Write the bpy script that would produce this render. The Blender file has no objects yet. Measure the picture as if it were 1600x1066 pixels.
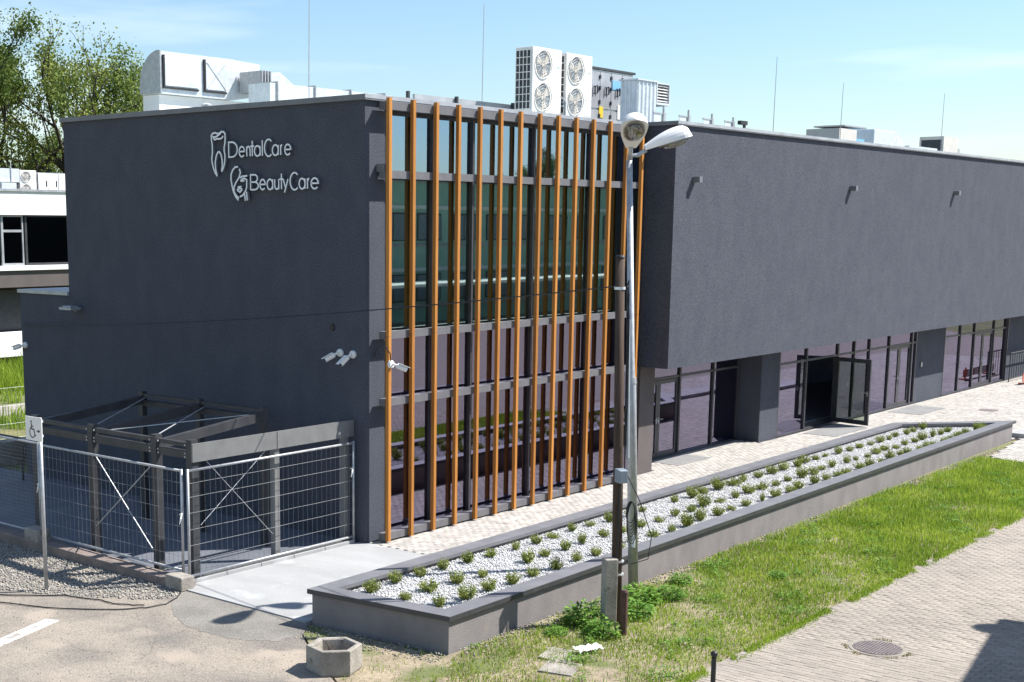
import bpy, math, random
import numpy as np
from mathutils import Vector, Matrix
rng = np.random.default_rng(7); random.seed(7)
S = bpy.context.scene; COL = S.collection

# ------------------------------------------------------------------ camera
cam_d = bpy.data.cameras.new('camera'); cam = bpy.data.objects.new('camera', cam_d); COL.objects.link(cam)
yaw, pitch, roll = (math.radians(a) for a in (41.08, -9.71, 0.22))
fw = Vector((math.cos(pitch)*math.cos(yaw), math.cos(pitch)*math.sin(yaw), math.sin(pitch)))
ri = Vector((math.sin(yaw), -math.cos(yaw), 0)); up = ri.cross(fw)
r2 = math.cos(roll)*ri + math.sin(roll)*up; u2 = -math.sin(roll)*ri + math.cos(roll)*up
M = Matrix((r2, u2, -fw)).transposed().to_4x4(); M.translation = (-18.681, -17.092, 6.0)
cam.matrix_world = M
cam_d.sensor_width = 36; cam_d.lens = 2134/1600*36
cam_d.shift_x = (800-621)/1600; cam_d.shift_y = (715-533)/1600
cam_d.clip_start = .1; cam_d.clip_end = 2000
S.camera = cam
CAM = np.array(M.translation)

# ------------------------------------------------------------------ world, sun, exposure
SUN = Vector((.66, -.52, 1.0)).normalized()
W = bpy.data.worlds.new('World'); S.world = W; W.use_nodes = True
nt = W.node_tree; nt.nodes.clear()
sky = nt.nodes.new('ShaderNodeTexSky'); sky.sky_type = 'NISHITA'; sky.sun_disc = False
sky.sun_elevation = math.asin(SUN.z); sky.sun_rotation = math.atan2(SUN.x, SUN.y)
sky.air_density = 1.25; sky.dust_density = .3; sky.ozone_density = 1.4; sky.altitude = 120
tc = nt.nodes.new('ShaderNodeTexCoord'); mp = nt.nodes.new('ShaderNodeMapping')
mp.inputs['Scale'].default_value = (1.1, 1.1, 9.0); mp.inputs['Location'].default_value = (.35, .2, .1)
nz = nt.nodes.new('ShaderNodeTexNoise'); nz.inputs['Scale'].default_value = 2.0; nz.inputs['Detail'].default_value = 5
cr = nt.nodes.new('ShaderNodeValToRGB'); cr.color_ramp.elements[0].position = .50; cr.color_ramp.elements[1].position = .68
cr.color_ramp.elements[1].color = (.5, .5, .5, 1)
mx = nt.nodes.new('ShaderNodeMixRGB'); mx.inputs[2].default_value = (9.5, 10.2, 10.6, 1)
bg = nt.nodes.new('ShaderNodeBackground'); bg.inputs[1].default_value = .072
wo = nt.nodes.new('ShaderNodeOutputWorld')
L = nt.links.new
L(tc.outputs['Generated'], mp.inputs[0]); L(mp.outputs[0], nz.inputs['Vector']); L(nz.outputs[0], cr.inputs[0])
wb = nt.nodes.new('ShaderNodeMixRGB'); wb.blend_type = 'MULTIPLY'; wb.inputs[0].default_value = 1; wb.inputs[2].default_value = (.86, 1.0, 1.16, 1)
L(sky.outputs[0], wb.inputs[1]); L(cr.outputs[0], mx.inputs[0]); L(wb.outputs[0], mx.inputs[1]); L(mx.outputs[0], bg.inputs[0]); L(bg.outputs[0], wo.inputs[0])
sd = bpy.data.lights.new('sun', 'SUN'); sd.energy = 5.0; sd.angle = math.radians(.53); sd.color = (1, .965, .915)
so = bpy.data.objects.new('sun', sd); COL.objects.link(so)
so.rotation_euler = SUN.to_track_quat('Z', 'Y').to_euler(); so.location = (20, -20, 40)
S.view_settings.view_transform = 'Standard'; S.view_settings.look = 'None'
S.view_settings.exposure = 1.0; S.view_settings.gamma = 1
S.cycles.max_bounces = 8; S.cycles.transparent_max_bounces = 12; S.cycles.use_denoising = True

# ------------------------------------------------------------------ materials
def new_mat(name):
    m = bpy.data.materials.new(name); m.use_nodes = True; n = m.node_tree; n.nodes.clear()
    o = n.nodes.new('ShaderNodeOutputMaterial'); b = n.nodes.new('ShaderNodeBsdfPrincipled')
    n.links.new(b.outputs[0], o.inputs[0]); return m, n, b, o
def hsv(c, k): return tuple(max(0, x*k) for x in c)
def mat(name, c1, c2=None, rough=.8, scale=4., stretch=(1, 1, 1), metal=0., bump=0., bscale=60., fine=.0, lo=.35, hi=.65, spec=.4, detail=6, per=0., lichen=None):
    """principled material: two colours mottled by noise, fine grain, relief, optional per-piece variation"""
    m, n, b, o = new_mat(name); N = n.nodes.new; K = n.links.new
    c2 = c2 or hsv(c1, .85)
    t = N('ShaderNodeNewGeometry'); mpn = N('ShaderNodeMapping'); mpn.inputs['Scale'].default_value = stretch
    K(t.outputs['Position'], mpn.inputs[0])
    z = N('ShaderNodeTexNoise'); z.inputs['Scale'].default_value = scale; z.inputs['Detail'].default_value = detail
    K(mpn.outputs[0], z.inputs['Vector'])
    r = N('ShaderNodeValToRGB'); r.color_ramp.elements[0].position = lo; r.color_ramp.elements[1].position = hi
    r.color_ramp.elements[0].color = (*c1, 1); r.color_ramp.elements[1].color = (*c2, 1)
    K(z.outputs[0], r.inputs[0]); col = r.outputs[0]
    def mult(colsock, valsock, lo_, hi_, a=0., b_=1.):
        mr = N('ShaderNodeMapRange'); mr.inputs[1].default_value = a; mr.inputs[2].default_value = b_
        mr.inputs[3].default_value = lo_; mr.inputs[4].default_value = hi_; K(valsock, mr.inputs[0])
        mm = N('ShaderNodeMixRGB'); mm.blend_type = 'MULTIPLY'; mm.inputs[0].default_value = 1
        K(colsock, mm.inputs[1]); K(mr.outputs[0], mm.inputs[2]); return mm.outputs[0]
    z2 = N('ShaderNodeTexNoise'); z2.inputs['Scale'].default_value = bscale; z2.inputs['Detail'].default_value = 3
    K(t.outputs['Position'], z2.inputs['Vector'])
    if fine: col = mult(col, z2.outputs[0], 1-fine, 1+fine, .3, .7)
    if lichen:
        z3 = N('ShaderNodeTexNoise'); z3.inputs['Scale'].default_value = lichen[1]; z3.inputs['Detail'].default_value = 8
        K(t.outputs['Position'], z3.inputs['Vector'])
        r3 = N('ShaderNodeValToRGB'); r3.color_ramp.elements[0].position = lichen[2]; r3.color_ramp.elements[1].position = lichen[2]+.1
        K(z3.outputs[0], r3.inputs[0]); mm = N('ShaderNodeMixRGB'); K(r3.outputs[0], mm.inputs[0]); K(col, mm.inputs[1])
        mm.inputs[2].default_value = (*lichen[0], 1); col = mm.outputs[0]
    if per:
        oi = N('ShaderNodeObjectInfo'); ad = N('ShaderNodeMath'); ad.operation = 'ADD'; K(t.outputs['Random Per Island'], ad.inputs[0]); K(oi.outputs['Random'], ad.inputs[1])
        fr = N('ShaderNodeMath'); fr.operation = 'FRACT'; K(ad.outputs[0], fr.inputs[0])
        col = mult(col, fr.outputs[0], 1-per, 1+per*.6)
    K(col, b.inputs['Base Color'])
    b.inputs['Roughness'].default_value = rough; b.inputs['Metallic'].default_value = metal
    b.inputs['Specular IOR Level'].default_value = spec
    if bump:
        bp = N('ShaderNodeBump'); bp.inputs['Strength'].default_value = bump; bp.inputs['Distance'].default_value = .02
        K(z2.outputs[0], bp.inputs['Height']); K(bp.outputs[0], b.inputs['Normal'])
    return m
def leafmat(name, ca, cb, trans=.3, scale=.9):
    m, n, b, o = new_mat(name); N = n.nodes.new; K = n.links.new
    t = N('ShaderNodeNewGeometry'); z = N('ShaderNodeTexNoise'); z.inputs['Scale'].default_value = scale; z.inputs['Detail'].default_value = 3
    K(t.outputs['Position'], z.inputs['Vector'])
    ad = N('ShaderNodeMath'); ad.operation = 'MULTIPLY_ADD'; ad.inputs[1].default_value = .5; ad.inputs[2].default_value = -.25
    K(t.outputs['Random Per Island'], ad.inputs[0]); a2 = N('ShaderNodeMath'); K(ad.outputs[0], a2.inputs[0]); K(z.outputs[0], a2.inputs[1])
    r = N('ShaderNodeValToRGB'); r.color_ramp.elements[0].position = .25; r.color_ramp.elements[1].position = .75
    r.color_ramp.elements[0].color = (*ca, 1); r.color_ramp.elements[1].color = (*cb, 1); K(a2.outputs[0], r.inputs[0])
    K(r.outputs[0], b.inputs['Base Color']); b.inputs['Roughness'].default_value = .6; b.inputs['Specular IOR Level'].default_value = .25
    tr = N('ShaderNodeBsdfTranslucent'); K(r.outputs[0], tr.inputs[0]); ms = N('ShaderNodeMixShader'); ms.inputs[0].default_value = trans
    K(b.outputs[0], ms.inputs[1]); K(tr.outputs[0], ms.inputs[2]); K(ms.outputs[0], o.inputs[0]); return m
def glassmat(name, tint, gloss, base=.26, rough=.012):
    m, n, b, o = new_mat(name); N = n.nodes.new; K = n.links.new; n.nodes.remove(b)
    tr = N('ShaderNodeBsdfTransparent'); tr.inputs[0].default_value = (*tint, 1)
    g = N('ShaderNodeBsdfGlossy'); g.inputs['Color'].default_value = (*gloss, 1); g.inputs['Roughness'].default_value = rough
    f = N('ShaderNodeFresnel'); f.inputs[0].default_value = 1.5
    ma = N('ShaderNodeMath'); ma.operation = 'MULTIPLY_ADD'; ma.inputs[1].default_value = 1-base; ma.inputs[2].default_value = base; K(f.outputs[0], ma.inputs[0])
    t = N('ShaderNodeNewGeometry'); z = N('ShaderNodeTexNoise'); z.inputs['Scale'].default_value = .9; z.inputs['Detail'].default_value = 1
    K(t.outputs['Position'], z.inputs['Vector']); bp = N('ShaderNodeBump'); bp.inputs['Strength'].default_value = .03; bp.inputs['Distance'].default_value = .02
    K(z.outputs[0], bp.inputs['Height']); K(bp.outputs[0], g.inputs['Normal'])
    ms = N('ShaderNodeMixShader'); K(ma.outputs[0], ms.inputs[0]); K(tr.outputs[0], ms.inputs[1]); K(g.outputs[0], ms.inputs[2]); K(ms.outputs[0], o.inputs[0]); return m
def woodmat(name, c1, c2, rough=.55):
    m, n, b, o = new_mat(name); N = n.nodes.new; K = n.links.new
    t = N('ShaderNodeNewGeometry'); mpn = N('ShaderNodeMapping'); mpn.inputs['Scale'].default_value = (14, 14, .5); K(t.outputs['Position'], mpn.inputs[0])
    z = N('ShaderNodeTexNoise'); z.inputs['Scale'].default_value = 3; z.inputs['Detail'].default_value = 8; K(mpn.outputs[0], z.inputs['Vector'])
    r = N('ShaderNodeValToRGB'); r.color_ramp.elements[0].position = .3; r.color_ramp.elements[1].position = .72
    r.color_ramp.elements[0].color = (*c1, 1); r.color_ramp.elements[1].color = (*c2, 1); K(z.outputs[0], r.inputs[0]); K(r.outputs[0], b.inputs['Base Color'])
    oi = N('ShaderNodeObjectInfo'); mr = N('ShaderNodeMapRange'); mr.inputs[3].default_value = .82; mr.inputs[4].default_value = 1.14; K(oi.outputs['Random'], mr.inputs[0]); mm = N('ShaderNodeMixRGB'); mm.blend_type = 'MULTIPLY'; mm.inputs[0].default_value = 1; K(r.outputs[0], mm.inputs[1]); K(mr.outputs[0], mm.inputs[2]); K(mm.outputs[0], b.inputs['Base Color'])
    bp = N('ShaderNodeBump'); bp.inputs['Strength'].default_value = .25; bp.inputs['Distance'].default_value = .01; K(z.outputs[0], bp.inputs['Height']); K(bp.outputs[0], b.inputs['Normal'])
    b.inputs['Roughness'].default_value = rough; b.inputs['Specular IOR Level'].default_value = .3; return m
MT = {}
MT['stucco'] = mat('charcoal_render', (.067, .073, .091), (.077, .083, .101), .95, 2.2, (1, 1, .6), bump=.35, bscale=42, fine=.36, detail=8, spec=.15)
MT['planter'] = mat('grey_brown_render', (.20, .182, .182), (.24, .22, .216), .95, 2.5, (1, 1, .6), bump=.4, bscale=80, fine=.1, spec=.15, lichen=((.27, .235, .2), 3.0, .66))
MT['coping'] = mat('anthracite_sheet', (.135, .135, .148), (.165, .165, .178), .5, 3, bscale=40, fine=.04, spec=.5)
MT['coping_light'] = mat('light_flashing', (.33, .34, .36), (.42, .43, .45), .45, 3, fine=.04, metal=.3)
MT['frame'] = mat('anthracite_aluminium', (.040, .040, .046), (.055, .054, .060), .42, 5, spec=.5)
MT['rail'] = mat('grey_aluminium_rail', (.125, .122, .130), (.150, .146, .152), .5, 5, fine=.05)
MT['steel'] = mat('painted_steel', (.034, .035, .039), (.05, .051, .055), .5, 4, fine=.06)
MT['fascia'] = mat('grey_steel_fascia', (.15, .15, .148), (.18, .18, .176), .5, 4, fine=.05)
MT['galv'] = mat('galvanised_sheet', (.62, .65, .67), (.72, .75, .77), .42, 4, metal=.45, bscale=12, fine=.08, bump=.05)
MT['galv_rough'] = mat('galvanised_tube', (.36, .37, .38), (.46, .47, .48), .5, 12, metal=.5, fine=.08)
MT['wire'] = mat('dull_zinc_wire', (.26, .265, .27), (.21, .215, .22), .7, 12)
MT['white'] = mat('white_enamel', (.78, .77, .74), (.72, .71, .68), .45, 3)
MT['offwhite'] = mat('warm_white_enamel', (.62, .59, .53), (.56, .53, .48), .5, 3)
MT['letter'] = mat('white_acrylic', (.80, .82, .84), (.76, .78, .80), .4, 3)
MT['letter_side'] = mat('shaded_return', (.17, .19, .22), (.15, .17, .2), .5, 3)  # sides of the white letters, their shading put into a dark grey
MT['grille'] = mat('dark_grille', (.035, .04, .05), (.05, .055, .06), .6, 5)
MT['blackp'] = mat('black_plastic', (.018, .018, .02), (.025, .025, .027), .5, 5)
MT['wallwhite'] = mat('white_plaster', (.80, .80, .79), (.74, .74, .73), .9, 2, fine=.03)
MT['worn_paint'] = mat('worn_white_paint', (.66, .65, .62), (.55, .53, .49), .9, 4, fine=.1, lichen=((.26, .235, .205), 5.0, .54))
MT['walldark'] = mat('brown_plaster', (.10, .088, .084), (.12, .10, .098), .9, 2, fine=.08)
MT['concrete'] = mat('pale_concrete', (.34, .34, .338), (.275, .276, .274), .9, 1.1, (1, .45, 1), bump=.15, bscale=40, fine=.06, lichen=((.385, .39, .39), 1.2, .57))
MT['concrete_old'] = mat('weathered_concrete', (.34, .31, .27), (.22, .20, .175), .95, 3, bump=.5, bscale=45, fine=.18, lichen=((.10, .10, .055), 4.5, .6))
MT['concrete_red'] = mat('kerb_concrete', (.24, .19, .165), (.17, .14, .125), .95, 4, bump=.5, bscale=40, fine=.15)
MT['asphalt'] = mat('dusty_asphalt', (.265, .228, .185), (.168, .15, .13), .95, .75, (1, 1, 1), bump=.6, bscale=38, fine=.26, lo=.40, hi=.64, detail=12, lichen=((.31, .262, .212), .9, .54))
MT['asphalt2'] = mat('grey_asphalt', (.215, .20, .175), (.15, .14, .125), .95, 1.1, bump=.5, bscale=40, fine=.22, detail=10)
def cracks(m, sc=.42, width=.012, col=(.06, .055, .05), amt=.35):
    n = m.node_tree; N = n.nodes.new; K = n.links.new; b = [x for x in n.nodes if x.type == 'BSDF_PRINCIPLED'][0]; src = b.inputs['Base Color'].links[0].from_socket
    t = N('ShaderNodeNewGeometry'); z = N('ShaderNodeTexNoise'); z.inputs['Scale'].default_value = 1.5; z.inputs['Detail'].default_value = 8; K(t.outputs['Position'], z.inputs['Vector'])
    ad = N('ShaderNodeVectorMath'); ad.operation = 'MULTIPLY_ADD'; ad.inputs[1].default_value = (.9, .9, 0); K(z.outputs['Color'], ad.inputs[0]); K(t.outputs['Position'], ad.inputs[2])
    v = N('ShaderNodeTexVoronoi'); v.feature = 'DISTANCE_TO_EDGE'; v.inputs['Scale'].default_value = sc; K(ad.outputs[0], v.inputs['Vector'])
    mr = N('ShaderNodeMapRange'); mr.inputs[1].default_value = 0; mr.inputs[2].default_value = width; mr.inputs[3].default_value = amt; mr.inputs[4].default_value = 0; K(v.outputs['Distance'], mr.inputs[0])
    z2 = N('ShaderNodeTexNoise'); z2.inputs['Scale'].default_value = .6; K(t.outputs['Position'], z2.inputs['Vector']); cr2 = N('ShaderNodeValToRGB'); cr2.color_ramp.elements[0].position = .45; cr2.color_ramp.elements[1].position = .58; K(z2.outputs[0], cr2.inputs[0])
    mu = N('ShaderNodeMath'); mu.operation = 'MULTIPLY'; K(mr.outputs[0], mu.inputs[0]); K(cr2.outputs[0], mu.inputs[1])
    mm = N('ShaderNodeMixRGB'); K(mu.outputs[0], mm.inputs[0]); K(src, mm.inputs[1]); mm.inputs[2].default_value = (*col, 1); K(mm.outputs[0], b.inputs['Base Color'])
cracks(MT['asphalt']); cracks(MT['asphalt2'], .5, .010)
MT['greenwall'] = mat('pale_green_plaster', (.40, .58, .48), (.35, .52, .43), .9, 1)
MT['court'] = mat('shade_toned_concrete', (.14, .15, .17), (.11, .12, .14), .7, 1.2, fine=.1)  # pale courtyard concrete, its bluish shade put into the base colour
MT['soil'] = mat('dry_soil', (.30, .245, .17), (.20, .165, .11), .98, 1.6, bump=.8, bscale=22, fine=.22, lichen=((.12, .135, .05), 1.1, .52))
MT['meadow'] = mat('rough_meadow', (.10, .135, .035), (.19, .17, .08), .98, .5, bump=.8, bscale=14, fine=.3)
MT['paver'] = mat('grey_paver', (.315, .275, .232), (.255, .224, .19), .92, .45, bump=.3, bscale=60, fine=.12, per=.13, detail=9)
MT['paver_light'] = mat('beige_paver', (.395, .37, .335), (.35, .328, .30), .92, .5, bump=.25, bscale=60, fine=.08, per=.2)
MT['joint'] = mat('joint_sand', (.28, .25, .21), (.22, .195, .165), .98, 4, fine=.2)
MT['tactile'] = mat('ribbed_paver', (.36, .355, .35), (.31, .305, .30), .9, 2, fine=.06)
MT['pebble'] = mat('white_pebble', (.58, .575, .57), (.46, .455, .45), .8, 9, per=.3)
MT['gravel'] = mat('grey_gravel', (.36, .335, .29), (.25, .235, .21), .9, 6, per=.35)
MT['slat'] = woodmat('orange_larch', (.35, .135, .026), (.50, .22, .05))
MT['pole_wood'] = woodmat('weathered_pole', (.035, .024, .018), (.085, .058, .042), .85)
MT['glass_up'] = glassmat('green_solar_glass', (.52, .68, .60), (.66, .84, .78), .32)
MT['glass_top'] = glassmat('sky_tinted_glass', (.40, .50, .56), (.55, .74, 1.0), .40)  # top band: blue of the mirrored sky put into the gloss tint
MT['glass_low'] = glassmat('mauve_solar_glass', (.46, .44, .52), (.64, .60, .84), .28)
MT['glass_door'] = glassmat('clear_door_glass', (.72, .78, .72), (.9, .9, .85), .10)
MT['glass_bg'] = glassmat('dark_window_glass', (.08, .09, .10), (.5, .55, .6), .06)
MT['lens'] = glassmat('lamp_lens', (.8, .8, .75), (.9, .9, .9), .1)
MT['inner'] = mat('interior_plaster', (.52, .56, .53), (.47, .51, .48), .9, 1)
MT['inner_floor'] = mat('interior_floor', (.38, .39, .40), (.33, .34, .35), .4, 2)
MT['red'] = mat('red_paint', (.42, .03, .03), (.36, .025, .025), .5, 3)
MT['orange'] = mat('barrier_red', (.62, .18, .12), (.55, .15, .1), .6, 3)
MT['yellow'] = mat('yellow_label', (.75, .55, .04), None, .6, 3)
MT['blue'] = mat('blue_label', (.20, .45, .65), None, .5, 3)
MT['rust'] = mat('rusty_steel', (.13, .065, .045), (.07, .045, .038), .85, 9, bump=.4, bscale=60, fine=.2)
MT['iron'] = mat('cast_iron', (.20, .165, .16), (.14, .12, .12), .7, 8, bump=.3, bscale=60, fine=.15)
MT['sheet'] = mat('paper_notice', (.55, .62, .58), (.5, .58, .54), .8, 3)
MT['sheet_green'] = mat('green_notice', (.13, .30, .17), (.10, .25, .14), .8, 3)
MT['greybox'] = mat('grey_box', (.23, .27, .31), (.19, .225, .26), .5, 5, fine=.06)
MT['conduit'] = mat('pale_conduit', (.45, .50, .52), (.38, .43, .45), .5, 6)
MT['bark'] = mat('bark', (.075, .06, .045), (.045, .036, .028), .95, 6, (1, 1, .3), bump=.6, bscale=25, fine=.2)
MT['leaf_a'] = leafmat('oak_leaf', (.06, .11, .02), (.19, .25, .055))
MT['leaf_b'] = leafmat('ash_leaf', (.09, .14, .022), (.27, .31, .06))
MT['heather'] = leafmat('heather_leaf', (.11, .155, .028), (.31, .34, .085), .35, 6)
MT['grass'] = leafmat('grass_blade', (.13, .23, .016), (.36, .46, .06), .45, .8)
MT['grass_dry'] = leafmat('dry_grass_blade', (.23, .20, .085), (.38, .32, .17), .3, 1.2)
MT['weed'] = leafmat('weed_leaf', (.075, .18, .022), (.20, .36, .055), .35, 3)
MT['roof'] = mat('roof_tile', (.30, .15, .11), (.24, .12, .09), .9, 3, fine=.1)
MT['grassground'] = mat('turf_soil', (.10, .12, .035), (.24, .20, .12), .98, 1.0, bump=.8, bscale=20, fine=.25, lo=.45, hi=.68)

# ------------------------------------------------------------------ mesh helpers
class G:
    def __init__(s): s.v = []; s.f = []
    def add(s, v, f):
        n = len(s.v); s.v += [tuple(map(float, p)) for p in v]; s.f += [tuple(i+n for i in q) for q in f]; return s
    def box(s, x0, x1, y0, y1, z0, z1):
        x0, x1 = sorted((x0, x1)); y0, y1 = sorted((y0, y1)); z0, z1 = sorted((z0, z1))
        return s.add([(x0,y0,z0),(x1,y0,z0),(x1,y1,z0),(x0,y1,z0),(x0,y0,z1),(x1,y0,z1),(x1,y1,z1),(x0,y1,z1)],
                     [(0,3,2,1),(4,5,6,7),(0,1,5,4),(1,2,6,5),(2,3,7,6),(3,0,4,7)])
    def bar(s, p, q, w, h, upv=(0, 0, 1)):
        p = Vector(p); q = Vector(q); d = (q-p).normalized(); a = d.cross(Vector(upv))
        a = a.normalized() if a.length > 1e-6 else Vector((1, 0, 0)); b = a.cross(d).normalized(); a = a*w/2; b = b*h/2
        v = [p-a-b, p+a-b, p+a+b, p-a+b, q-a-b, q+a-b, q+a+b, q-a+b]
        return s.add(v, [(0,1,2,3),(7,6,5,4),(0,4,5,1),(1,5,6,2),(2,6,7,3),(3,7,4,0)])
    def tube(s, pts, r, n=8):
        pts = [Vector(p) for p in pts]; rs = r if isinstance(r, (list, tuple)) else [r]*len(pts)
        rings = []; ref = None
        for i, p in enumerate(pts):
            d = (pts[min(i+1, len(pts)-1)]-pts[max(i-1, 0)]).normalized()
            if ref is None: ref = Vector((0, 0, 1)) if abs(d.z) < .9 else Vector((1, 0, 0))
            a = d.cross(ref).normalized(); b = a.cross(d).normalized(); ref = b
            rings.append([p+(a*math.cos(t)+b*math.sin(t))*rs[i] for t in [2*math.pi*k/n for k in range(n)]])
        return s.loft(rings)
    def loft(s, rings, cap=True):
        n = len(rings[0]); v = [p for r in rings for p in r]; f = []
        for i in range(len(rings)-1):
            for k in range(n): f.append((i*n+k, i*n+(k+1) % n, (i+1)*n+(k+1) % n, (i+1)*n+k))
        if cap: f.append(tuple(range(n-1, -1, -1))); f.append(tuple((len(rings)-1)*n+k for k in range(n)))
        return s.add(v, f)
    def prism(s, poly, z0, z1):
        if sum(a[0]*b[1]-b[0]*a[1] for a, b in zip(poly, poly[1:]+poly[:1])) < 0: poly = poly[::-1]
        n = len(poly); v = [(*p, z0) for p in poly]+[(*p, z1) for p in poly]
        return s.add(v, [tuple(range(n-1, -1, -1)), tuple(range(n, 2*n))]+[(k, (k+1) % n, n+(k+1) % n, n+k) for k in range(n)])
    def ribbon(s, pts, w, m3, d0, d1, closed=False):
        """flat stroke of width w along 2D pts, thick from d0 to d1; m3(u,v,d) maps it into space"""
        P = [Vector(p) for p in pts]; n = len(P); Lf = []; Rt = []
        for i, p in enumerate(P):
            a = P[i-1] if (i or closed) else p; b = P[(i+1) % n] if (i < n-1 or closed) else p
            d1_ = (p-a); d2_ = (b-p); d1_ = d1_.normalized() if d1_.length else d2_.normalized(); d2_ = d2_.normalized() if d2_.length else d1_
            t = (d1_+d2_); t = t.normalized() if t.length > 1e-5 else d1_; nn = Vector((-t.y, t.x)); k = min(1.6, 1/max(.3, abs(nn.dot(Vector((-d2_.y, d2_.x))))))
            Lf.append(p+nn*w/2*k); Rt.append(p-nn*w/2*k)
        rings = [[m3(l.x, l.y, d0), m3(r.x, r.y, d0), m3(r.x, r.y, d1), m3(l.x, l.y, d1)] for l, r in zip(Lf, Rt)]
        if closed: rings.append(rings[0])
        return s.loft(rings, not closed)
    def xf(s, mtx):
        s.v = [tuple(mtx @ Vector(p)) for p in s.v]; return s
def link(o, parent=None):
    COL.objects.link(o); o.parent = parent; return o
def make(name, g, m, parent=None, base=None, smooth=False, bevel=0, kind=None):
    off = np.array(base if base is not None else (BASE.get(parent.name, (0, 0, 0)) if parent else (0, 0, 0)), float)
    me = bpy.data.meshes.new(name); v = np.array(g.v, float).reshape(-1, 3)-off
    me.from_pydata(v.tolist(), [], g.f)
    ms = m if isinstance(m, (list, tuple)) else [m]
    for q in ms: me.materials.append(MT[q] if isinstance(q, str) else q)
    if smooth: me.polygons.foreach_set('use_smooth', [True]*len(me.polygons))
    me.update()
    o = bpy.data.objects.new(name, me); link(o, parent)
    if parent is None: o.location = off
    BASE[o.name] = tuple(off)
    if bevel:
        b = o.modifiers.new('bevel', 'BEVEL'); b.width = bevel; b.segments = 2; b.limit_method = 'ANGLE'
    if kind: o['kind'] = kind
    return o
BASE = {}
def thing(name, label, cat, base=(0, 0, 0), group=None):
    o = bpy.data.objects.new(name, None); link(o); o.location = base; o.empty_display_size = .2; BASE[o.name] = tuple(base)
    tag(o, label, cat, group); return o
def tag(o, label, cat, group=None):
    o['label'] = label; o['category'] = cat
    if group: o['group'] = group
    return o
def struct(name, g, m, **k):
    o = make(name, g, m, **k); o['kind'] = 'structure'; return o
def npmesh(name, verts, faces_n, m, parent=None, kind=None, base=(0, 0, 0)):
    """verts (k*n,3): k pieces; faces_n: list of index tuples for one piece of n verts"""
    n = verts.shape[1]; k = verts.shape[0]; me = bpy.data.meshes.new(name)
    V = (verts.reshape(-1, 3)-np.array(base)).astype(np.float32); me.vertices.add(len(V)); me.vertices.foreach_set('co', V.ravel())
    ls = np.array([len(f) for f in faces_n]); idx = np.concatenate([np.array(f) for f in faces_n])
    li = (idx[None, :]+(np.arange(k)*n)[:, None]).ravel().astype(np.int32)
    tot = np.tile(ls, k).astype(np.int32); st = np.concatenate([[0], np.cumsum(tot)[:-1]]).astype(np.int32)
    me.loops.add(len(li)); me.loops.foreach_set('vertex_index', li); me.polygons.add(len(tot))
    me.polygons.foreach_set('loop_start', st); me.update(calc_edges=True); me.validate()
    me.materials.append(MT[m]); o = bpy.data.objects.new(name, me); link(o, parent)
    if parent is None: o.location = base
    if kind: o['kind'] = kind
    return o
def inpoly(x, y, poly):
    x = np.asarray(x, float); y = np.asarray(y, float); r = np.zeros(x.shape, bool); n = len(poly)
    for i in range(n):
        (xa, ya), (xb, yb) = poly[i], poly[(i+1) % n]
        c = ((ya > y) != (yb > y)) & (x < (xb-xa)*(y-ya)/((yb-ya) if yb != ya else 1e-9)+xa); r ^= c
    return r
ORD = ['first', 'second', 'third', 'fourth', 'fifth', 'sixth', 'seventh', 'eighth', 'ninth', 'tenth', 'eleventh', 'twelfth', 'thirteenth', 'fourteenth', 'fifteenth', 'sixteenth', 'seventeenth', 'eighteenth', 'nineteenth']
def ordw(i):
    if i < 19: return ORD[i]
    t = {20: 'twentieth', 30: 'thirtieth', 40: 'fortieth', 50: 'fiftieth', 60: 'sixtieth'}; n = i+1
    if n in t: return t[n]
    return {2: 'twenty', 3: 'thirty', 4: 'forty', 5: 'fifty', 6: 'sixty'}[n//10]+'-'+ORD[n % 10-1]

# ------------------------------------------------------------------ ground and paving
EDGE = [(-30, -8.9), (-12, -8.5), (-3.03, -8.48), (11.5, -8.48), (17.0, -8.5), (19, -8.5)]
def edge_y(x): return np.interp(x, [p[0] for p in EDGE], [p[1] for p in EDGE])
struct('ground', G().box(-150, 250, -160, 260, -.6, -.06), 'meadow')
yard = [(-40, -40), (-6.9, -8.6), (-7.2, -6.4), (-6.2, -5.2), (-5.6, -4.2), (-4.9, -3.2), (-4.44, -2.86), (-4.44, -.02), (-4.46, .2), (-4.46, 14), (-40, 14)]
struct('asphalt_yard', G().prism(yard, -.059, -.012), 'asphalt')
apron = [(-4.45, -2.9), (-4.85, -3.2), (-5.35, -3.15), (-5.68, -2.75), (-5.78, -2.2), (-5.72, -1.6), (-5.5, -1.0), (-5.1, -.45), (-4.75, -.15), (-4.45, -.1)]
ap = []
for i in range(len(apron)):
    a, b = apron[i], apron[(i+1) % len(apron)]
    for k in range(8):
        w = .035 if 0 < i < 6 else 0
        ap.append((a[0]+(b[0]-a[0])*k/8+random.uniform(-w, w), a[1]+(b[1]-a[1])*k/8+random.uniform(-w, w)))
struct('asphalt_apron', G().prism(ap, -.0117, -.0085), 'asphalt2')
struct('concrete_ramp', G().box(-4.44, .06, -2.84, .16, -.05, .012), 'concrete')
struct('courtyard_floor', G().box(-4.18, -.005, .175, 14, -.05, .006), 'court')
road_poly = EDGE+[(60, -8.5), (120, -60), (-40, -60), (-40, -10.9)]
road = struct('paved_road', G().prism(road_poly, -.059, -.032), 'joint')
def soilbox(poly): return G().prism(poly, -.0595, -.02)
verge_poly = [(-4.3, -5.42), (22.2, -5.3), (18.1, -5.5), (17.9, -6.6), (17.3, -8.46), (11, -8.46), (-3.03, -8.46), (-6.85, -8.46), (-7.15, -6.4), (-6.15, -5.2), (-5.55, -4.2), (-4.85, -3.2), (-4.42, -2.9)]
struct('grass_verge', soilbox(verge_poly), 'soil')
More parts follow.
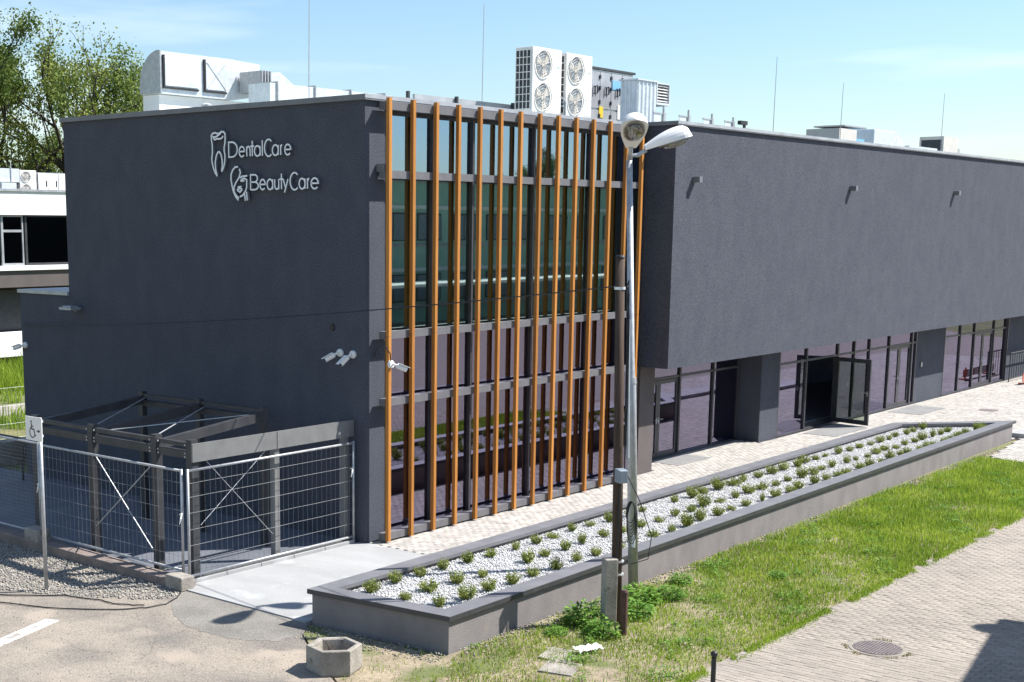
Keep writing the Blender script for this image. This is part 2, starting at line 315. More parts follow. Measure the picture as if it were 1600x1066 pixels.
walk_poly = [(.06, .16), (.06, -2.6), (19.3, -2.56), (22.3, -5.1), (18.3, -5.55), (18.0, -6.6), (17.35, -8.44), (19, -8.46), (60, -8.46), (60, .9), (10.2, .9), (10.2, .16)]
walk = struct('walkway', G().prism(walk_poly, -.059, -.03), 'joint')

def brick_verts(cx, cy, lx, ly, top, thick=.03, ch=.004):
    """k chamfered blocks as (k,12,3)"""
    k = len(cx); o = np.zeros((k, 12, 3)); sx = np.array([-1, 1, 1, -1]); sy = np.array([-1, -1, 1, 1])
    tl = rng.normal(0, .0035, (k, 2))
    for j, (ins, zz) in enumerate(((0, -thick), (0, -ch), (ch, 0))):
        for c in range(4):
            o[:, j*4+c, 0] = cx+sx[c]*(lx/2-ins); o[:, j*4+c, 1] = cy+sy[c]*(ly/2-ins)
            o[:, j*4+c, 2] = top+zz+(sx[c]*tl[:, 0]*lx+sy[c]*tl[:, 1]*ly)*(zz > -thick)
    return o
BF = [(8, 9, 10, 11)]+[(j*4+c, j*4+(c+1) % 4, (j+1)*4+(c+1) % 4, (j+1)*4+c) for j in (0, 1) for c in range(4)]
def pave(parent, name, polyfn, x0, x1, y0, y1, lx, ly, along, m, gap=.005, n_parts=300):
    pitch = (lx+gap, ly+gap); xs = np.arange(x0, x1, pitch[0]); ys = np.arange(y0, y1, pitch[1])
    X, Y = np.meshgrid(xs, ys)
    if along == 'x': X = X+(np.arange(len(ys)) % 2)[:, None]*pitch[0]/2
    else: Y = Y+(np.arange(len(xs)) % 2)[None, :]*pitch[1]/2
    X = X.ravel(); Y = Y.ravel(); k = polyfn(X, Y); X = X[k]; Y = Y[k]
    d = (X-CAM[0])**2+(Y-CAM[1])**2; o = np.argsort(d); X = X[o]; Y = Y[o]
    top = rng.normal(0, .0016, len(X))
    # the largest ones in view are single pieces
    v = np.stack([X, Y, np.zeros_like(X)], 1)-CAM; dep = v@np.array(fw); px = 621+2134*(v@np.array(r2))/dep; py = 715-2134*(v@np.array(u2))/dep
    vis = np.where((px > 0) & (px < 1600) & (py > 0) & (py < 1066))[0][:n_parts]
    one = np.zeros(len(X), bool); one[vis] = True
    protos = []
    for q in range(6):
        bv = brick_verts(np.zeros(1), np.zeros(1), lx, ly, np.zeros(1))
        p = bpy.data.meshes.new(name); p.from_pydata(bv[0].tolist(), [], BF); p.materials.append(MT[m]); p.update(); protos.append(p)
    for i in vis:
        ob = bpy.data.objects.new(name, protos[random.randrange(6)]); link(ob, parent); ob.location = (X[i], Y[i], top[i])
    r = ~one
    npmesh(name+'_field', brick_verts(X[r], Y[r], lx, ly, top[r]), BF, m, parent, 'stuff')
def road_in(X, Y):
    line = -11.92+(X+.01)*(3.24/10.77)
    return (Y < edge_y(X)-.05) & (Y > line-3.2) & (X > -5.5) & (X < 18)
make('edge_fill', G().box(-5.6, 18, -8.66, -8.475, -.033, -.004), 'joint', road)
pave(road, 'paver', road_in, -6, 20, -16, -7, .098, .198, 'y', 'paver')
def walk_in(X, Y):
    r = inpoly(X, Y, walk_poly)
    for a, b in (((X > 9.75) & (X < 10.55), Y > -.05), ((X > 16.45) & (X < 17.65), Y > .1), (X > 17.6, Y > .1), ((X < 9.8), Y > .1)): r &= ~(a & b)
    return r & (Y > -8) & (X < 47)
pave(walk, 'paver', walk_in, .16, 47, -8, .9, .198, .098, 'x', 'paver_light')
for (x0, x1, y0, y1) in ((11.6, 13.3, -.15, .72), (18.9, 21.3, -1.05, -.05), (25.2, 27.5, -1.15, -.1)):
    g = G()
    for k in range(int((x1-x0)/.1)): g.box(x0+k*.1, x0+k*.1+.06, y0, y1, .0, .012)
    make('tactile_strip', g, 'tactile', walk)
# steps at the far end of the raised bed
for k in range(3):
    g = G().box(22.35+k*.2, 31, -5.2-k*.42, -4.8-k*.42, -.03, .12-k*.04)
    tag(make('stone_step', g, 'concrete', bevel=.01, base=(26, -5-k*.42, 0)), ['pale stone step by the far planter end, topmost', 'pale stone step by the far planter end, middle', 'pale stone step by the far planter end, lowest'][k], 'step', 'steps past the planter')

# ------------------------------------------------------------------ the clinic building
B = thing('clinic_building', 'charcoal rendered two storey clinic with orange timber slats over glass', 'building')
def part(name, g, m, parent=None, **k): return make(name, g, m, parent or B, **k)
ZR = 8.2
part('side_wall', G().box(0, .3, 0, 9.14, -.05, ZR), 'stucco')
part('corner_pier', G().box(.3, .53, 0, .34, -.05, ZR), 'stucco')
part('rear_wall', G().box(.3, 9.74, 8.84, 9.14, -.05, ZR), 'stucco')
part('low_wing', G().box(0, 7, 9.14, 11.09, -.05, 4.36), 'stucco')
part('low_wing_coping', G().box(-.05, 7, 9.143, 11.14, 4.36, 4.44), 'coping_light')
part('parapet', G().box(.53, 9.74, .06, .34, 7.98, ZR), 'stucco')
g = G().box(-.06, .36, -.06, 9.2, ZR, ZR+.1).box(.36, 9.70, -.06, .36, ZR, ZR+.1)
part('roof_coping', g, 'coping')
part('coping_trim', G().box(-.066, 9.69, -.066, -.058, ZR+.03, ZR+.104), 'coping_light')
part('roof_slab', G().box(.3, 9.74, .34, 8.84, 7.6, 7.82), 'inner')
part('floor_slab', G().box(.3, 9.74, .42, 8.84, 3.62, 3.9), 'inner')
part('floor', G().box(.3, 46, .9, 8.84, -.05, .004), 'inner_floor')
part('upper_partition', G().box(.3, 9.74, 3.6, 3.7, 3.9, 7.6), 'inner')
part('partition', G().box(9.74, 9.9, .9, 8.84, .004, 7.6), 'inner')
for i, (x, z0) in enumerate(((3.1, .004), (6.4, .004), (4.6, 3.9))): part('inner_column', G().box(x, x+.3, 3.2, 3.5, z0, z0+3.5), 'inner')
# curtain wall
RZ = [8.185, 6.96, 4.02, 2.76, .175]
for z in RZ: part('rail', G().box(.30, 9.18, -.219, -.08, z-.14, z), 'rail')
for z in RZ: part('transom', G().box(.53, 9.74, .02, .17, z-.13, z-.03), 'frame')
MX = [.56, 1.97, 3.22, 5.31, 7.48, 9.70]
for x in MX: part('mullion', G().box(x-.025, x+.025, .02, .165, .045, 8.0), 'frame')
for a, b in zip(MX, MX[1:]):
    for (z1, z0) in zip(RZ, RZ[1:]):
        part('glass_pane', G().box(a+.03, b-.03, .095, .115, z0-.03, z1-.13), 'glass_top' if z0 > 6 else 'glass_up' if z0 > 3.9 else 'glass_low')
part('sill', G().box(.53, 9.74, -.02, .34, -.05, .045), 'frame')
for i in range(14):
    x = .362+.672*i
    part('slat', G().box(x-.037, x+.037, -.30, -.222, .03, 3.925).box(x-.037, x+.037, -.30, -.222, 3.934, 8.25), 'slat')
    if i < 13: pass
# overhanging upper floor
part('upper_wall', G().box(9.745, 46, -.77, .9, 2.64, ZR+.06), 'stucco')
part('upper_roof', G().box(9.75, 46, .9, 12, 2.64, 7.9), 'stucco')
part('upper_coping', G().box(9.69, 46, -.83, .9, ZR+.06, ZR+.15), 'coping')
part('upper_coping_trim', G().box(9.70, 46, -.838, -.829, ZR+.085, ZR+.154), 'coping_light')
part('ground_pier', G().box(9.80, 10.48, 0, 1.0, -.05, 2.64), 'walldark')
part('ground_pier', G().box(16.50, 17.6, .15, 1.0, -.05, 2.64), 'stucco')
part('wall_panel', G().box(28.02, 30.66, .16, .5, -.05, 2.64), 'stucco')
part('end_wall', G().box(37.5, 46, .10, .6, -.05, 2.64), 'stucco')
part('back_partition', G().box(9.9, 46, 5.2, 5.4, .004, 2.64), 'inner')
part('reveal_side', G().box(37.44, 37.5, .10, .5, -.05, 2.64), 'frame')
def frontage(y, xs, hdr=2.06, skip=()):
    for x in xs: part('mullion', G().box(x-.035, x+.035, y-.05, y+.09, .0, 2.638), 'frame')
    part('threshold', G().box(xs[0]-.03, xs[-1]+.03, y-.06, y+.1, -.04, .05), 'frame')
    for i, (a, b) in enumerate(zip(xs, xs[1:])):
        part('transom', G().box(a+.035, b-.035, y-.035, y+.07, hdr, hdr+.06), 'frame')
        part('glass_pane', G().box(a+.035, b-.035, y, y+.02, hdr+.06, 2.638), 'glass_low')
        if i in skip: continue
        part('glass_pane', G().box(a+.035, b-.035, y, y+.02, .05, hdr), 'glass_low')
def door(name, hinge, end, m='frame', glass='glass_low', z0=.05, z1=2.04, st=.10, handle_side=1):
    h = Vector((*hinge, 0)); e = Vector((*end, 0)); d = (e-h); w = d.length; d.normalize(); n = Vector((-d.y, d.x, 0))
    def P(u, v, k): return h+d*u+n*k+Vector((0, 0, v))
    def slab(g, u0, u1, v0, v1, k0=-.03, k1=.03):
        return g.add([P(u0,v0,k0),P(u1,v0,k0),P(u1,v0,k1),P(u0,v0,k1),P(u0,v1,k0),P(u1,v1,k0),P(u1,v1,k1),P(u0,v1,k1)], [(0,3,2,1),(4,5,6,7),(0,1,5,4),(1,2,6,5),(2,3,7,6),(3,0,4,7)])
    g = G(); slab(g, 0, st, z0, z1); slab(g, w-st, w, z0, z1); slab(g, st, w-st, z1-st, z1); slab(g, st, w-st, z0, z0+st*1.1)
    o = part('door', g, m); make('glass_pane', slab(G(), st, w-st, z0+st*1.1, z1-st, -.008, .008), glass, o)
    u = w-st/2 if handle_side > 0 else st/2
    gh = G()
    for s in (-1, 1):
        gh.tube([P(u, 1.03, s*.03), P(u, 1.03, s*.075)], .012, 8); gh.tube([P(u, 1.03, s*.07), P(u-.14*handle_side, 1.03, s*.07)], .011, 8)
        slab(gh, u-.025, u+.025, .93, 1.08, s*.030-.004, s*.030+.004)
    make('handle', gh, 'galv_rough', o)
    return o
frontage(.85, [10.52, 11.62, 13.18, 14.99, 16.46], skip=(1,))
door('door', (11.66, .88), (12.14, .88)); door('door', (13.14, .88), (12.15, .88))
frontage(.2, [17.64, 19.42, 21.62, 22.85, 24.03, 25.66, 27.62, 27.99], skip=(1, 5))
door('door', (21.58, .2), (21.39, -.98), glass='glass_door', st=.12); door('door', (19.46, .24), (19.86, 1.27), glass='glass_door')
door('door', (25.70, .23), (26.64, .23)); door('door', (27.58, .23), (26.65, .23))
frontage(.2, [30.70, 32.29, 33.80, 35.98, 37.42], skip=(2,))
door('door', (33.84, .23), (34.88, .23)); door('door', (35.94, .23), (34.89, .23))

# ------------------------------------------------------------------ wall signs
def arc(cx, cy, rx, ry, a0, a1, n=14): return [(cx+rx*math.cos(math.radians(a0+(a1-a0)*i/n)), cy+ry*math.sin(math.radians(a0+(a1-a0)*i/n))) for i in range(n+1)]
X_ = .66
LET = {
 'D': [([(0, 0), (0, 1), (.35, 1)]+arc(.38, .5, .62, .5, 85, -85)+[(.35, 0)], True)],
 'e': [([(.02, .34), (.97, .34)]+arc(.5, .33, .5, .34, 3, 318, 22), False)],
 'n': [([(0, 0), (0, X_)], False), ([(0, .3)]+arc(.5, .36, .5, .3, 180, 0)+[(1, 0)], False)],
 't': [([(.5, 0), (.5, 1.02)], False), ([(-.12, .66), (1.12, .66)], False)],
 'a': [(arc(.5, .33, .5, .34, 0, 345, 22), True), ([(1, 0), (1, X_)], False)],
 'l': [([(.5, 0), (.5, 1.02)], False)],
 'C': [(arc(.5, .5, .5, .56, 48, 312, 24), False)],
 'r': [([(0, 0), (0, X_)], False), ([(0, .33)]+arc(.85, .36, .85, .3, 180, 95, 8), False)],
 'B': [([(0, 0), (0, 1), (.45, 1)]+arc(.5, .755, .38, .245, 85, -85, 10)+[(0, .51)], False), ([(.5, .51)]+arc(.5, .255, .5, .255, 85, -85, 10)+[(0, 0)], False)],
 'u': [([(0, X_), (0, .3)]+arc(.5, .3, .5, .3, 180, 360)+[(1, X_)], False), ([(1, 0), (1, X_)], False)],
 'y': [([(0, X_), (.52, .04)], False), ([(1, X_), (.28, -.22)], False)]}
def wallmap(u, v, d): return Vector((-d, u, v))      # on the side wall: u is world y, v is height
SD0, SD1, SW = .04, .085, .030
def facing(o):
    for p in o.data.polygons: p.material_index = 1 if p.normal.x < -.8 else 0
def sign(label, word, y0, ztop, width, cap, spans, total, emblem_name, strokes):
    t = thing('wall_sign', label, 'sign', (0, y0, ztop))
    for ch, (a, b) in zip(word, spans):
        g = G(); ya = y0-.085-(a/total)*width; yb = y0-.085-(b/total)*width
        if ch not in 'tl': ya -= SW*.55; yb += SW*.55
        for k, (pts, cl) in enumerate(LET[ch]): g.ribbon([(ya+(yb-ya)*p[0], ztop+p[1]*cap) for p in pts], SW, wallmap, SD0-.002*k, SD1+.002*k, cl)
        for (u, v) in ((ya+(yb-ya)*.5, ztop+.05*cap),): g.tube([(0, u, v), (-SD0, u, v)], .006, 6)
        facing(make('letter', g, ['letter_side', 'letter'], t))
    g = G()
    for k, (pts, cl) in enumerate(strokes): g.ribbon(pts, SW*1.1, wallmap, SD0-.0015*k, SD1+.0015*k, cl)
    facing(make(emblem_name, g, ['letter_side', 'letter'], t))
# emblem outlines in wall coordinates (y, z)
def em(pts): return [(4.245-(u/8.42*.01825), 7.905-(v/8.42*.01280)+(u/8.42)*.00085) for u, v in pts]
tooth = [(em([(150, 655), (122, 610), (98, 545), (82, 470), (78, 420), (88, 350), (88, 250), (78, 180), (76, 130), (92, 106), (128, 97), (160, 112), (188, 112), (215, 94), (245, 100), (264, 124), (266, 180), (262, 240), (250, 300), (250, 350), (260, 400), (256, 470), (243, 535), (225, 580), (208, 602)]), False),
         (em([(146, 640), (128, 560), (126, 470), (142, 390), (166, 348), (186, 348), (208, 390), (220, 450), (222, 520), (212, 590)]), False),
         (em([(92, 140), (112, 152), (145, 150), (178, 132), (212, 108)]), False), (em([(104, 160), (126, 186), (160, 176), (190, 184), (220, 178), (242, 152)]), False)]
face = [(em([(432, 566), (396, 562), (362, 596), (338, 650), (336, 720), (350, 800), (366, 870), (395, 940), (432, 988)]), False),
        (em([(450, 590), (465, 640), (446, 700), (402, 760), (377, 810), (374, 870), (398, 920), (440, 962)]), False),
        (em([(458, 706), (490, 690), (556, 688)]), False), (em([(466, 750), (492, 722), (520, 718), (546, 738)]), False), (em([(480, 750), (518, 746)]), False),
        (em([(550, 730), (548, 830), (530, 884), (495, 930), (455, 946)]), False), (em([(520, 910), (525, 960), (531, 1002)]), False),
        (em([(548, 890), (550, 940), (556, 1000)]), False),
        (em([(432, 822), (482, 820)]), False), (em([(422, 854), (458, 842), (492, 852)]), False), (em([(424, 858), (462, 888), (490, 860)]), False)]
sign('white DentalCare lettering with a tooth emblem on the dark side wall', 'DentalCare', 3.672, 7.285, 1.775, .285,
     [(0, 130), (140, 225), (240, 300), (300, 340), (340, 430), (440, 460), (470, 590), (570, 660), (675, 715), (725, 815)], 815, 'tooth_emblem', tooth)
sign('white BeautyCare lettering with a woman face emblem below the tooth sign', 'BeautyCare', 3.055, 6.645, 1.88, .285,
     [(0, 122), (127, 212), (222, 312), (322, 392), (398, 438), (432, 512), (522, 652), (637, 727), (742, 787), (787, 892)], 892, 'face_emblem', face)

# ------------------------------------------------------------------ small things on the walls
def wall_light(x, y, z, label):
    t = thing('wall_light', label, 'wall light', (x, y, z))
    make('housing', G().box(x-.07, x+.07, y-.20, y-.012, z-.08, z+.06), 'coping', t, bevel=.006)
    make('mounting_plate', G().box(x-.055, x+.055, y-.012, y, z-.06, z+.04), 'coping_light', t)
    make('lens', G().box(x-.05, x+.05, y-.18, y-.04, z-.086, z-.08), 'offwhite', t)
wall_light(10.62, -.77, 7.06, 'small box wall light nearest the corner of the overhanging storey')
wall_light(19.6, -.77, 7.05, 'small box wall light, middle one of three on the overhanging wall')
wall_light(27.9, -.77, 7.07, 'small box wall light furthest right on the overhanging wall')
wall_light(.36, 0, 7.02, 'small box wall light on the narrow pier left of the slats')
def cctv(pos, normal, aim, label):
    p = Vector(pos); n = Vector(normal); a = Vector(aim).normalized(); t = thing('security_camera', label, 'camera', tuple(p))
    make('mount', G().tube([p, p+n*.035, p+n*.06], [.075, .075, .06], 16), 'white', t, smooth=False)
    j = p+n*.10; make('arm', G().tube([p+n*.05, j, j+a*.06], .022, 8), 'white', t, smooth=True)
    b0 = j+a*.05; b1 = j+a*.26; g = G().tube([b0, b0+a*.02, b1], [.035, .05, .05], 14); s = a.cross(Vector((0, 0, 1))).normalized(); uu = s.cross(a)
    g.bar(b0+uu*.054+a*.03, b1+uu*.054+a*.05, .11, .008, tuple(uu)); bd = make('body', g, 'white', t)
    make('lens', G().tube([b1, b1+a*.004], .036, 12), 'blackp', bd)
cctv((0, .62, 3.60), (-1, 0, 0), (-.7, .55, -.5), 'white security camera on the side wall, further from the corner')
cctv((0, .29, 3.59), (-1, 0, 0), (-.8, .28, -.75), 'white security camera on the side wall, nearer the corner')
cctv((0, 10.94, 3.12), (-1, 0, 0), (-.3, .9, -.3), 'white security camera at the far end of the low wing')
cctv((.362, -.302, 3.42), (0, -1, 0), (.75, -.6, -.4), 'white security camera fixed to the first orange slat')
tag(make('camera_cable', G().tube([(.25, -.01, 3.55), (.2, -.12, 3.72), (.25, -.28, 3.76), (.32, -.34, 3.62), (.34, -.34, 3.46)], .012, 6), 'blackp', base=(.3, -.1, 3.5)), 'black cable looping to the camera on the first slat', 'cable')
tag(make('drain_hole', G().tube([(.002, .83, 4.07), (-.03, .83, 4.07)], [.07, .06], 14), 'blackp', base=(0, .83, 4.07)), 'round black outlet in the side wall above the two cameras', 'outlet')
t = thing('flood_light', 'flat grey flood light on the side wall by the low wing step', 'flood light', (0, 8.8, 4.05))
make('bracket', G().box(-.1, 0, 8.74, 8.86, 4.02, 4.10), 'coping', t); make('head', G().box(-.38, -.1, 8.58, 9.02, 4.06, 4.12).box(-.34, -.12, 8.64, 8.96, 4.12, 4.15), 'coping_light', t, bevel=.008)
t = thing('intercom', 'small white intercom on the dark panel between the shop doors', 'intercom', (28.5, .16, 1.3))
make('plate', G().box(28.42, 28.58, .14, .16, 1.2, 1.42), 'blackp', t); make('button', G().box(28.5, 28.57, .125, .14, 1.22, 1.36), 'white', t)
for (x, y, z, w, h, lab) in ((13.75, .83, 1.45, 1.25, .55, 'pale notice with green foot behind the recessed shop window'), (18.45, .18, 1.30, 1.25, .55, 'pale green notice behind the pane left of the open door')):
    t = thing('window_notice', lab, 'notice', (x, y+.05, z))
    make('sheet', G().box(x-w/2, x+w/2, y+.05, y+.055, z+.02, z+h/2+.1), 'sheet', t); make('printed_band', G().box(x-w/2, x+w/2, y+.05, y+.055, z-h/2+.05, z+.02), 'sheet_green' if x < 15 else 'sheet', t)
t = thing('fire_cabinet', 'dark red cabinet seen inside the open glass door', 'cabinet', (21.6, 3.3, 0))
make('case', G().box(21.0, 22.6, 3.2, 3.5, .9, 1.9), 'red', t); make('symbol', G().box(21.4, 21.7, 3.19, 3.199, 1.55, 1.75).box(21.35, 21.45, 3.19, 3.199, 1.05, 1.25).box(21.55, 21.65, 3.19, 3.199, 1.05, 1.25), 'offwhite', t)
make('stand', G().box(21.05, 21.15, 3.25, 3.45, .004, .9).box(22.45, 22.55, 3.25, 3.45, .004, .9), 'red', t)

# ------------------------------------------------------------------ roof equipment
def ac_unit(x0, x1, y, z0, z1, depth, label, fans=2):
    t = thing('air_conditioner', label, 'air conditioner', ((x0+x1)/2, y+depth/2, z0), 'rooftop air conditioners')
    make('stand', G().box(x0+.05, x0+.13, y+.03, y+depth-.03, z0-.78 if z0 > 8.3 else z0-.05, z0).box(x1-.13, x1-.05, y+.03, y+depth-.03, z0-.78 if z0 > 8.3 else z0-.05, z0), 'steel', t)
    w = x1-x0; body = make('casing', G().box(x0, x1, y, y+depth, z0, z1), 'white', t, bevel=.015)
    make('side_recess', G().box(x0-.004, x0, y+.05, y+depth-.03, z0+.08, z1-.08), 'grille', t)
    g = G()
    for k in range(5): yy = y+.05+(depth-.08)*k/4; g.box(x0-.02, x0-.006, yy-.008, yy+.008, z0+.06, z1-.06)
    for k in range(9): zz = z0+.07+(z1-z0-.14)*k/8; g.box(x0-.026, x0-.018, y+.04, y+depth-.02, zz-.008, zz+.008)
    make('side_grille', g, 'white', t)
    cx = x0+w*.36; R = min(w*.33, (z1-z0)/fans*.42)
    make('service_panel', G().box(x0+w*.735, x1-.015, y-.006, y, z0+.05, z1-.05), 'white', t)
    make('panel_seam', G().box(x0+w*.735, x1-.015, y-.0075, y-.006, z0+(z1-z0)*.28, z0+(z1-z0)*.285), 'grille', t)
    make('badge', G().box(x1-w*.17, x1-w*.07, y-.010, y-.006, z1-.42, z1-.38), 'conduit', t)
    for k in range(fans):
        cz = z0+(z1-z0)*(k+.5)/fans; P = lambda r, a, d: Vector((cx+r*math.cos(a), y-d, cz+r*math.sin(a)))
        f = make('fan', G().tube([(cx, y-.004, cz), (cx, y-.001, cz)], R*.98, 28), 'greybox', t)
        gb = G()
        for b in range(3):
            a0 = b*2.1+.4; ring = [P(.08, a0, .008), P(R*.5, a0-.25, .008), P(R*.93, a0+.0, .008), P(R*.93, a0+.7, .012), P(R*.5, a0+.75, .012), P(.08, a0+.9, .010)]
            gb.add(ring, [tuple(range(6))])
        gb.tube([P(0, 0, .005), P(0, 0, .016)], .09, 12); make('blade', gb, 'offwhite', f)
        gg = G()
        for rr in (1.0, .8, .6, .4, .2):
            pts = [P(R*rr, 2*math.pi*i/28, .03) for i in range(29)]; gg.tube(pts, .004 if rr < 1 else .014, 4)
        for i in range(14): a = math.pi*i/7; gg.tube([P(R*.1, a, .032), P(R, a+.25, .030)], .004, 4)
        make('guard', gg, 'offwhite', f)
    return t
ac_unit(7.92, 9.09, 2.0, 8.58, 10.05, .5, 'tall white air conditioner with two fans, left of the roof pair')
ac_unit(9.30, 10.40, 2.0, 8.56, 10.03, .5, 'tall white air conditioner with two fans, right of the roof pair')
t = thing('refrigerant_pipes', 'thin grey pipes running between the roof air conditioners', 'pipes', (9.2, 2.2, 8.0))
for k in range(3): make('pipe', G().tube([(9.13+.03*k, 2.03, 9.0-.1*k), (9.2, 1.95, 8.9-.1*k), (9.22, 1.95, 7.83)], .018, 6), 'greybox', t)
t = thing('air_handler', 'grey panelled air handling cabinet behind the white air conditioners', 'air handler', (14.6, 5, 7.9))
make('casing', G().box(14.0, 16.32, 4.5, 6.2, 7.9, 10.24), 'galv', t, bevel=.01)
make('roof_lip', G().box(13.95, 16.38, 4.44, 6.26, 10.24, 10.30), 'steel', t)
for i in range(4):
    xa = 14.02+i*.575
    for (za, zb) in ((8.1, 9.15), (9.2, 10.2)):
        p = make('panel', G().box(xa, xa+.55, 4.47, 4.5, za, zb), 'coping_light', t)
        g = G()
        for zz in (za+.12, zb-.2, (za+zb)/2): make('hinge', G().box(xa+.51, xa+.57, 4.44, 4.47, zz, zz+.1), 'blackp', p)
        gr = G()
        for q in ((0, 0), ): gr.tube([(xa+.25, 4.46, zb-.62), (xa+.25, 4.43, zb-.62), (xa+.25, 4.43, zb-.42), (xa+.25, 4.46, zb-.42)], .018, 6); gr.tube([(xa+.38, 4.46, zb-.60), (xa+.38, 4.43, zb-.60), (xa+.38, 4.43, zb-.40), (xa+.38, 4.46, zb-.40)], .018, 6)
        make('handle', gr, 'blackp', p)
make('blue_plate', G().box(15.2, 15.85, 4.455, 4.468, 9.75, 10.0), 'blue', t)
make('yellow_label', G().box(14.55, 14.75, 4.455, 4.468, 8.95, 9.25), 'yellow', t); make('white_label', G().box(15.5, 15.85, 4.455, 4.468, 8.95, 9.35), 'white', t)
t = thing('louvre_housing', 'corrugated metal roof housing with a louvred intake', 'roof housing', (15, 3.6, 7.9))
g = G()
def corr(p, q, z0, z1, n, amp):
    p = Vector(p); q = Vector(q); d = q-p; nn = Vector((d.y, -d.x)).normalized(); pr = []
    for i in range(n*4+1):
        o = amp if (i % 4 in (1, 2)) else 0; r = p+d*i/(n*4)+nn*o; pr.append(r)
    v = [(r.x, r.y, z0) for r in pr]+[(r.x, r.y, z1) for r in pr]; m = len(pr)
    return v, [(i, i+1, m+i+1, m+i) for i in range(m-1)]
v, f = corr((14.46, 3.2), (15.47, 3.2), 7.9, 9.88, 5, .03); g.add(v, f); v, f = corr((14.46, 3.72), (14.46, 3.2), 7.9, 9.88, 4, .03); g.add(v, f)
make('corrugated_wall', g, 'galv', t); make('inner_core', G().box(14.49, 15.46, 3.23, 3.72, 7.9, 9.86), 'galv', t); make('cap', G().box(14.40, 15.5, 3.14, 3.76, 9.88, 9.92), 'galv', t)
make('louvre_frame', G().box(15.50, 15.54, 3.2, 3.9, 9.3, 9.9).box(16.18, 16.22, 3.2, 3.9, 9.3, 9.9).box(15.54, 16.18, 3.2, 3.9, 9.86, 9.9).box(15.54, 16.18, 3.2, 3.9, 9.3, 9.36).box(15.54, 16.18, 3.7, 3.9, 9.36, 9.86), 'galv', t)
for k in range(6): make('louvre_blade', G().bar((15.54, 3.26, 9.42+k*.08), (16.18, 3.26, 9.42+k*.08), .09, .01, (0, -.5, .8)), 'white', t)
# big silver duct at the back left
t = thing('silver_duct', 'large silver ventilation duct with a rounded hood above the left wall', 'duct', (3.3, 8.4, 7.9))
prof = [(8.0, 8.90), (8.0, 9.84)]+[(8.0+.72*math.sin(a), 9.1+.76*math.cos(a)) for a in [math.pi/2*i/10 for i in range(1, 11)]]+[(8.72, 8.90)]
def exx(g, prof, x0, x1, prof2=None):
    prof2 = prof2 or prof; return g.loft([[Vector((x0, p[0], p[1])) for p in prof], [Vector((x1, p[0], p[1])) for p in prof2]])
make('hood', exx(G(), prof, 1.88, 4.1), 'galv', t)
make('seam', exx(G(), [(p[0]-.012 if p[0] < 8.3 else p[0]+.012, p[1]+.012) for p in prof], 1.86, 1.91), 'galv_rough', t)
make('tail', exx(G(), [(8.0, 8.9), (8.0, 9.83), (8.72, 9.83), (8.72, 8.9)], 4.1, 5.0, [(8.05, 9.05), (8.05, 9.80), (8.72, 9.80), (8.72, 9.05)]), 'galv', t)
for (xa, xb) in ((1.98, 2.98), (3.2, 3.85)):
    p = make('access_panel', G().box(xa, xb, 7.965, 8.0, 9.08, 9.72), 'galv', t, bevel=.008)
    make('panel_frame', G().box(xa-.05, xa, 7.955, 8.0, 9.02, 9.76).box(xa, xb, 7.955, 8.0, 9.02, 9.06), 'blackp', p)
    if xa > 3: make('stiffener', G().bar((xa+.03, 7.962, 9.1), (xb-.03, 7.962, 9.70), .012, .01, (0, 1, 0)).bar((xa+.03, 7.96, 9.70), (xb-.03, 7.96, 9.1), .012, .01, (0, 1, 0)), 'galv_rough', p)
make('plinth', G().box(1.92, 5.1, 8.12, 8.7, 7.82, 8.89), 'wallwhite', t)
t = thing('offset_duct', 'angled silver duct sloping down beside the rounded hood', 'duct', (5, 7.4, 7.9))
def secy(x, y0, y1, z0, z1): return [Vector((x, y0, z0)), Vector((x, y0, z1)), Vector((x, y1, z1)), Vector((x, y1, z0))]
make('elbow', G().loft([secy(4.55, 7.2, 7.9, 9.1, 9.52), secy(4.85, 7.2, 7.9, 9.1, 9.56), secy(5.5, 7.2, 7.9, 8.72, 9.2), secy(5.75, 7.2, 7.9, 8.6, 9.1)]), 'galv', t)
for x in (4.25, 4.34, 4.43, 4.52): make('flange', G().box(x, x+.03, 7.17, 7.95, 9.07, 9.55), 'galv_rough', t)
make('run', G().box(5.75, 12.0, 7.2, 7.9, 8.5, 9.12), 'galv', t)
for x in (5.8, 6.1, 6.6, 7.4, 8.4): make('flange', G().box(x, x+.035, 7.16, 7.94, 8.46, 9.16), 'galv_rough', t)
t = thing('cross_duct', 'low silver duct running along the roof behind the front coping', 'duct', (6, 3, 7.9))
make('run', G().box(3.0, 7.1, 5.6, 6.3, 8.3, 9.08), 'galv', t)
for x in (3.2, 4.4, 5.6, 6.8): make('flange', G().box(x, x+.03, 5.56, 6.34, 8.26, 9.12), 'galv_rough', t)
t = thing('cable_tray', 'flat grey tray rail along the roof behind the slats', 'cable tray', (5, 3, 7.9))
make('tray', G().box(4.9, 8.6, 3.0, 3.06, 8.45, 8.82), 'coping_light', t)
for x in (4.6, 6.3, 8.45): make('post', G().box(x, x+.06, 2.93, 3.0, 7.82, 8.86), 'steel', t)
t = thing('vent_pipe', 'short steel vent pipe in front of the duct plinth', 'vent pipe', (2.62, 7.3, 7.82))
make('pipe', G().tube([(2.62, 7.3, 7.82), (2.62, 7.3, 8.62)], .09, 14), 'galv', t); make('cowl', G().tube([(2.62, 7.3, 8.62), (2.62, 7.3, 8.66), (2.62, 7.3, 8.70)], [.13, .13, .05], 14), 'galv_rough', t)
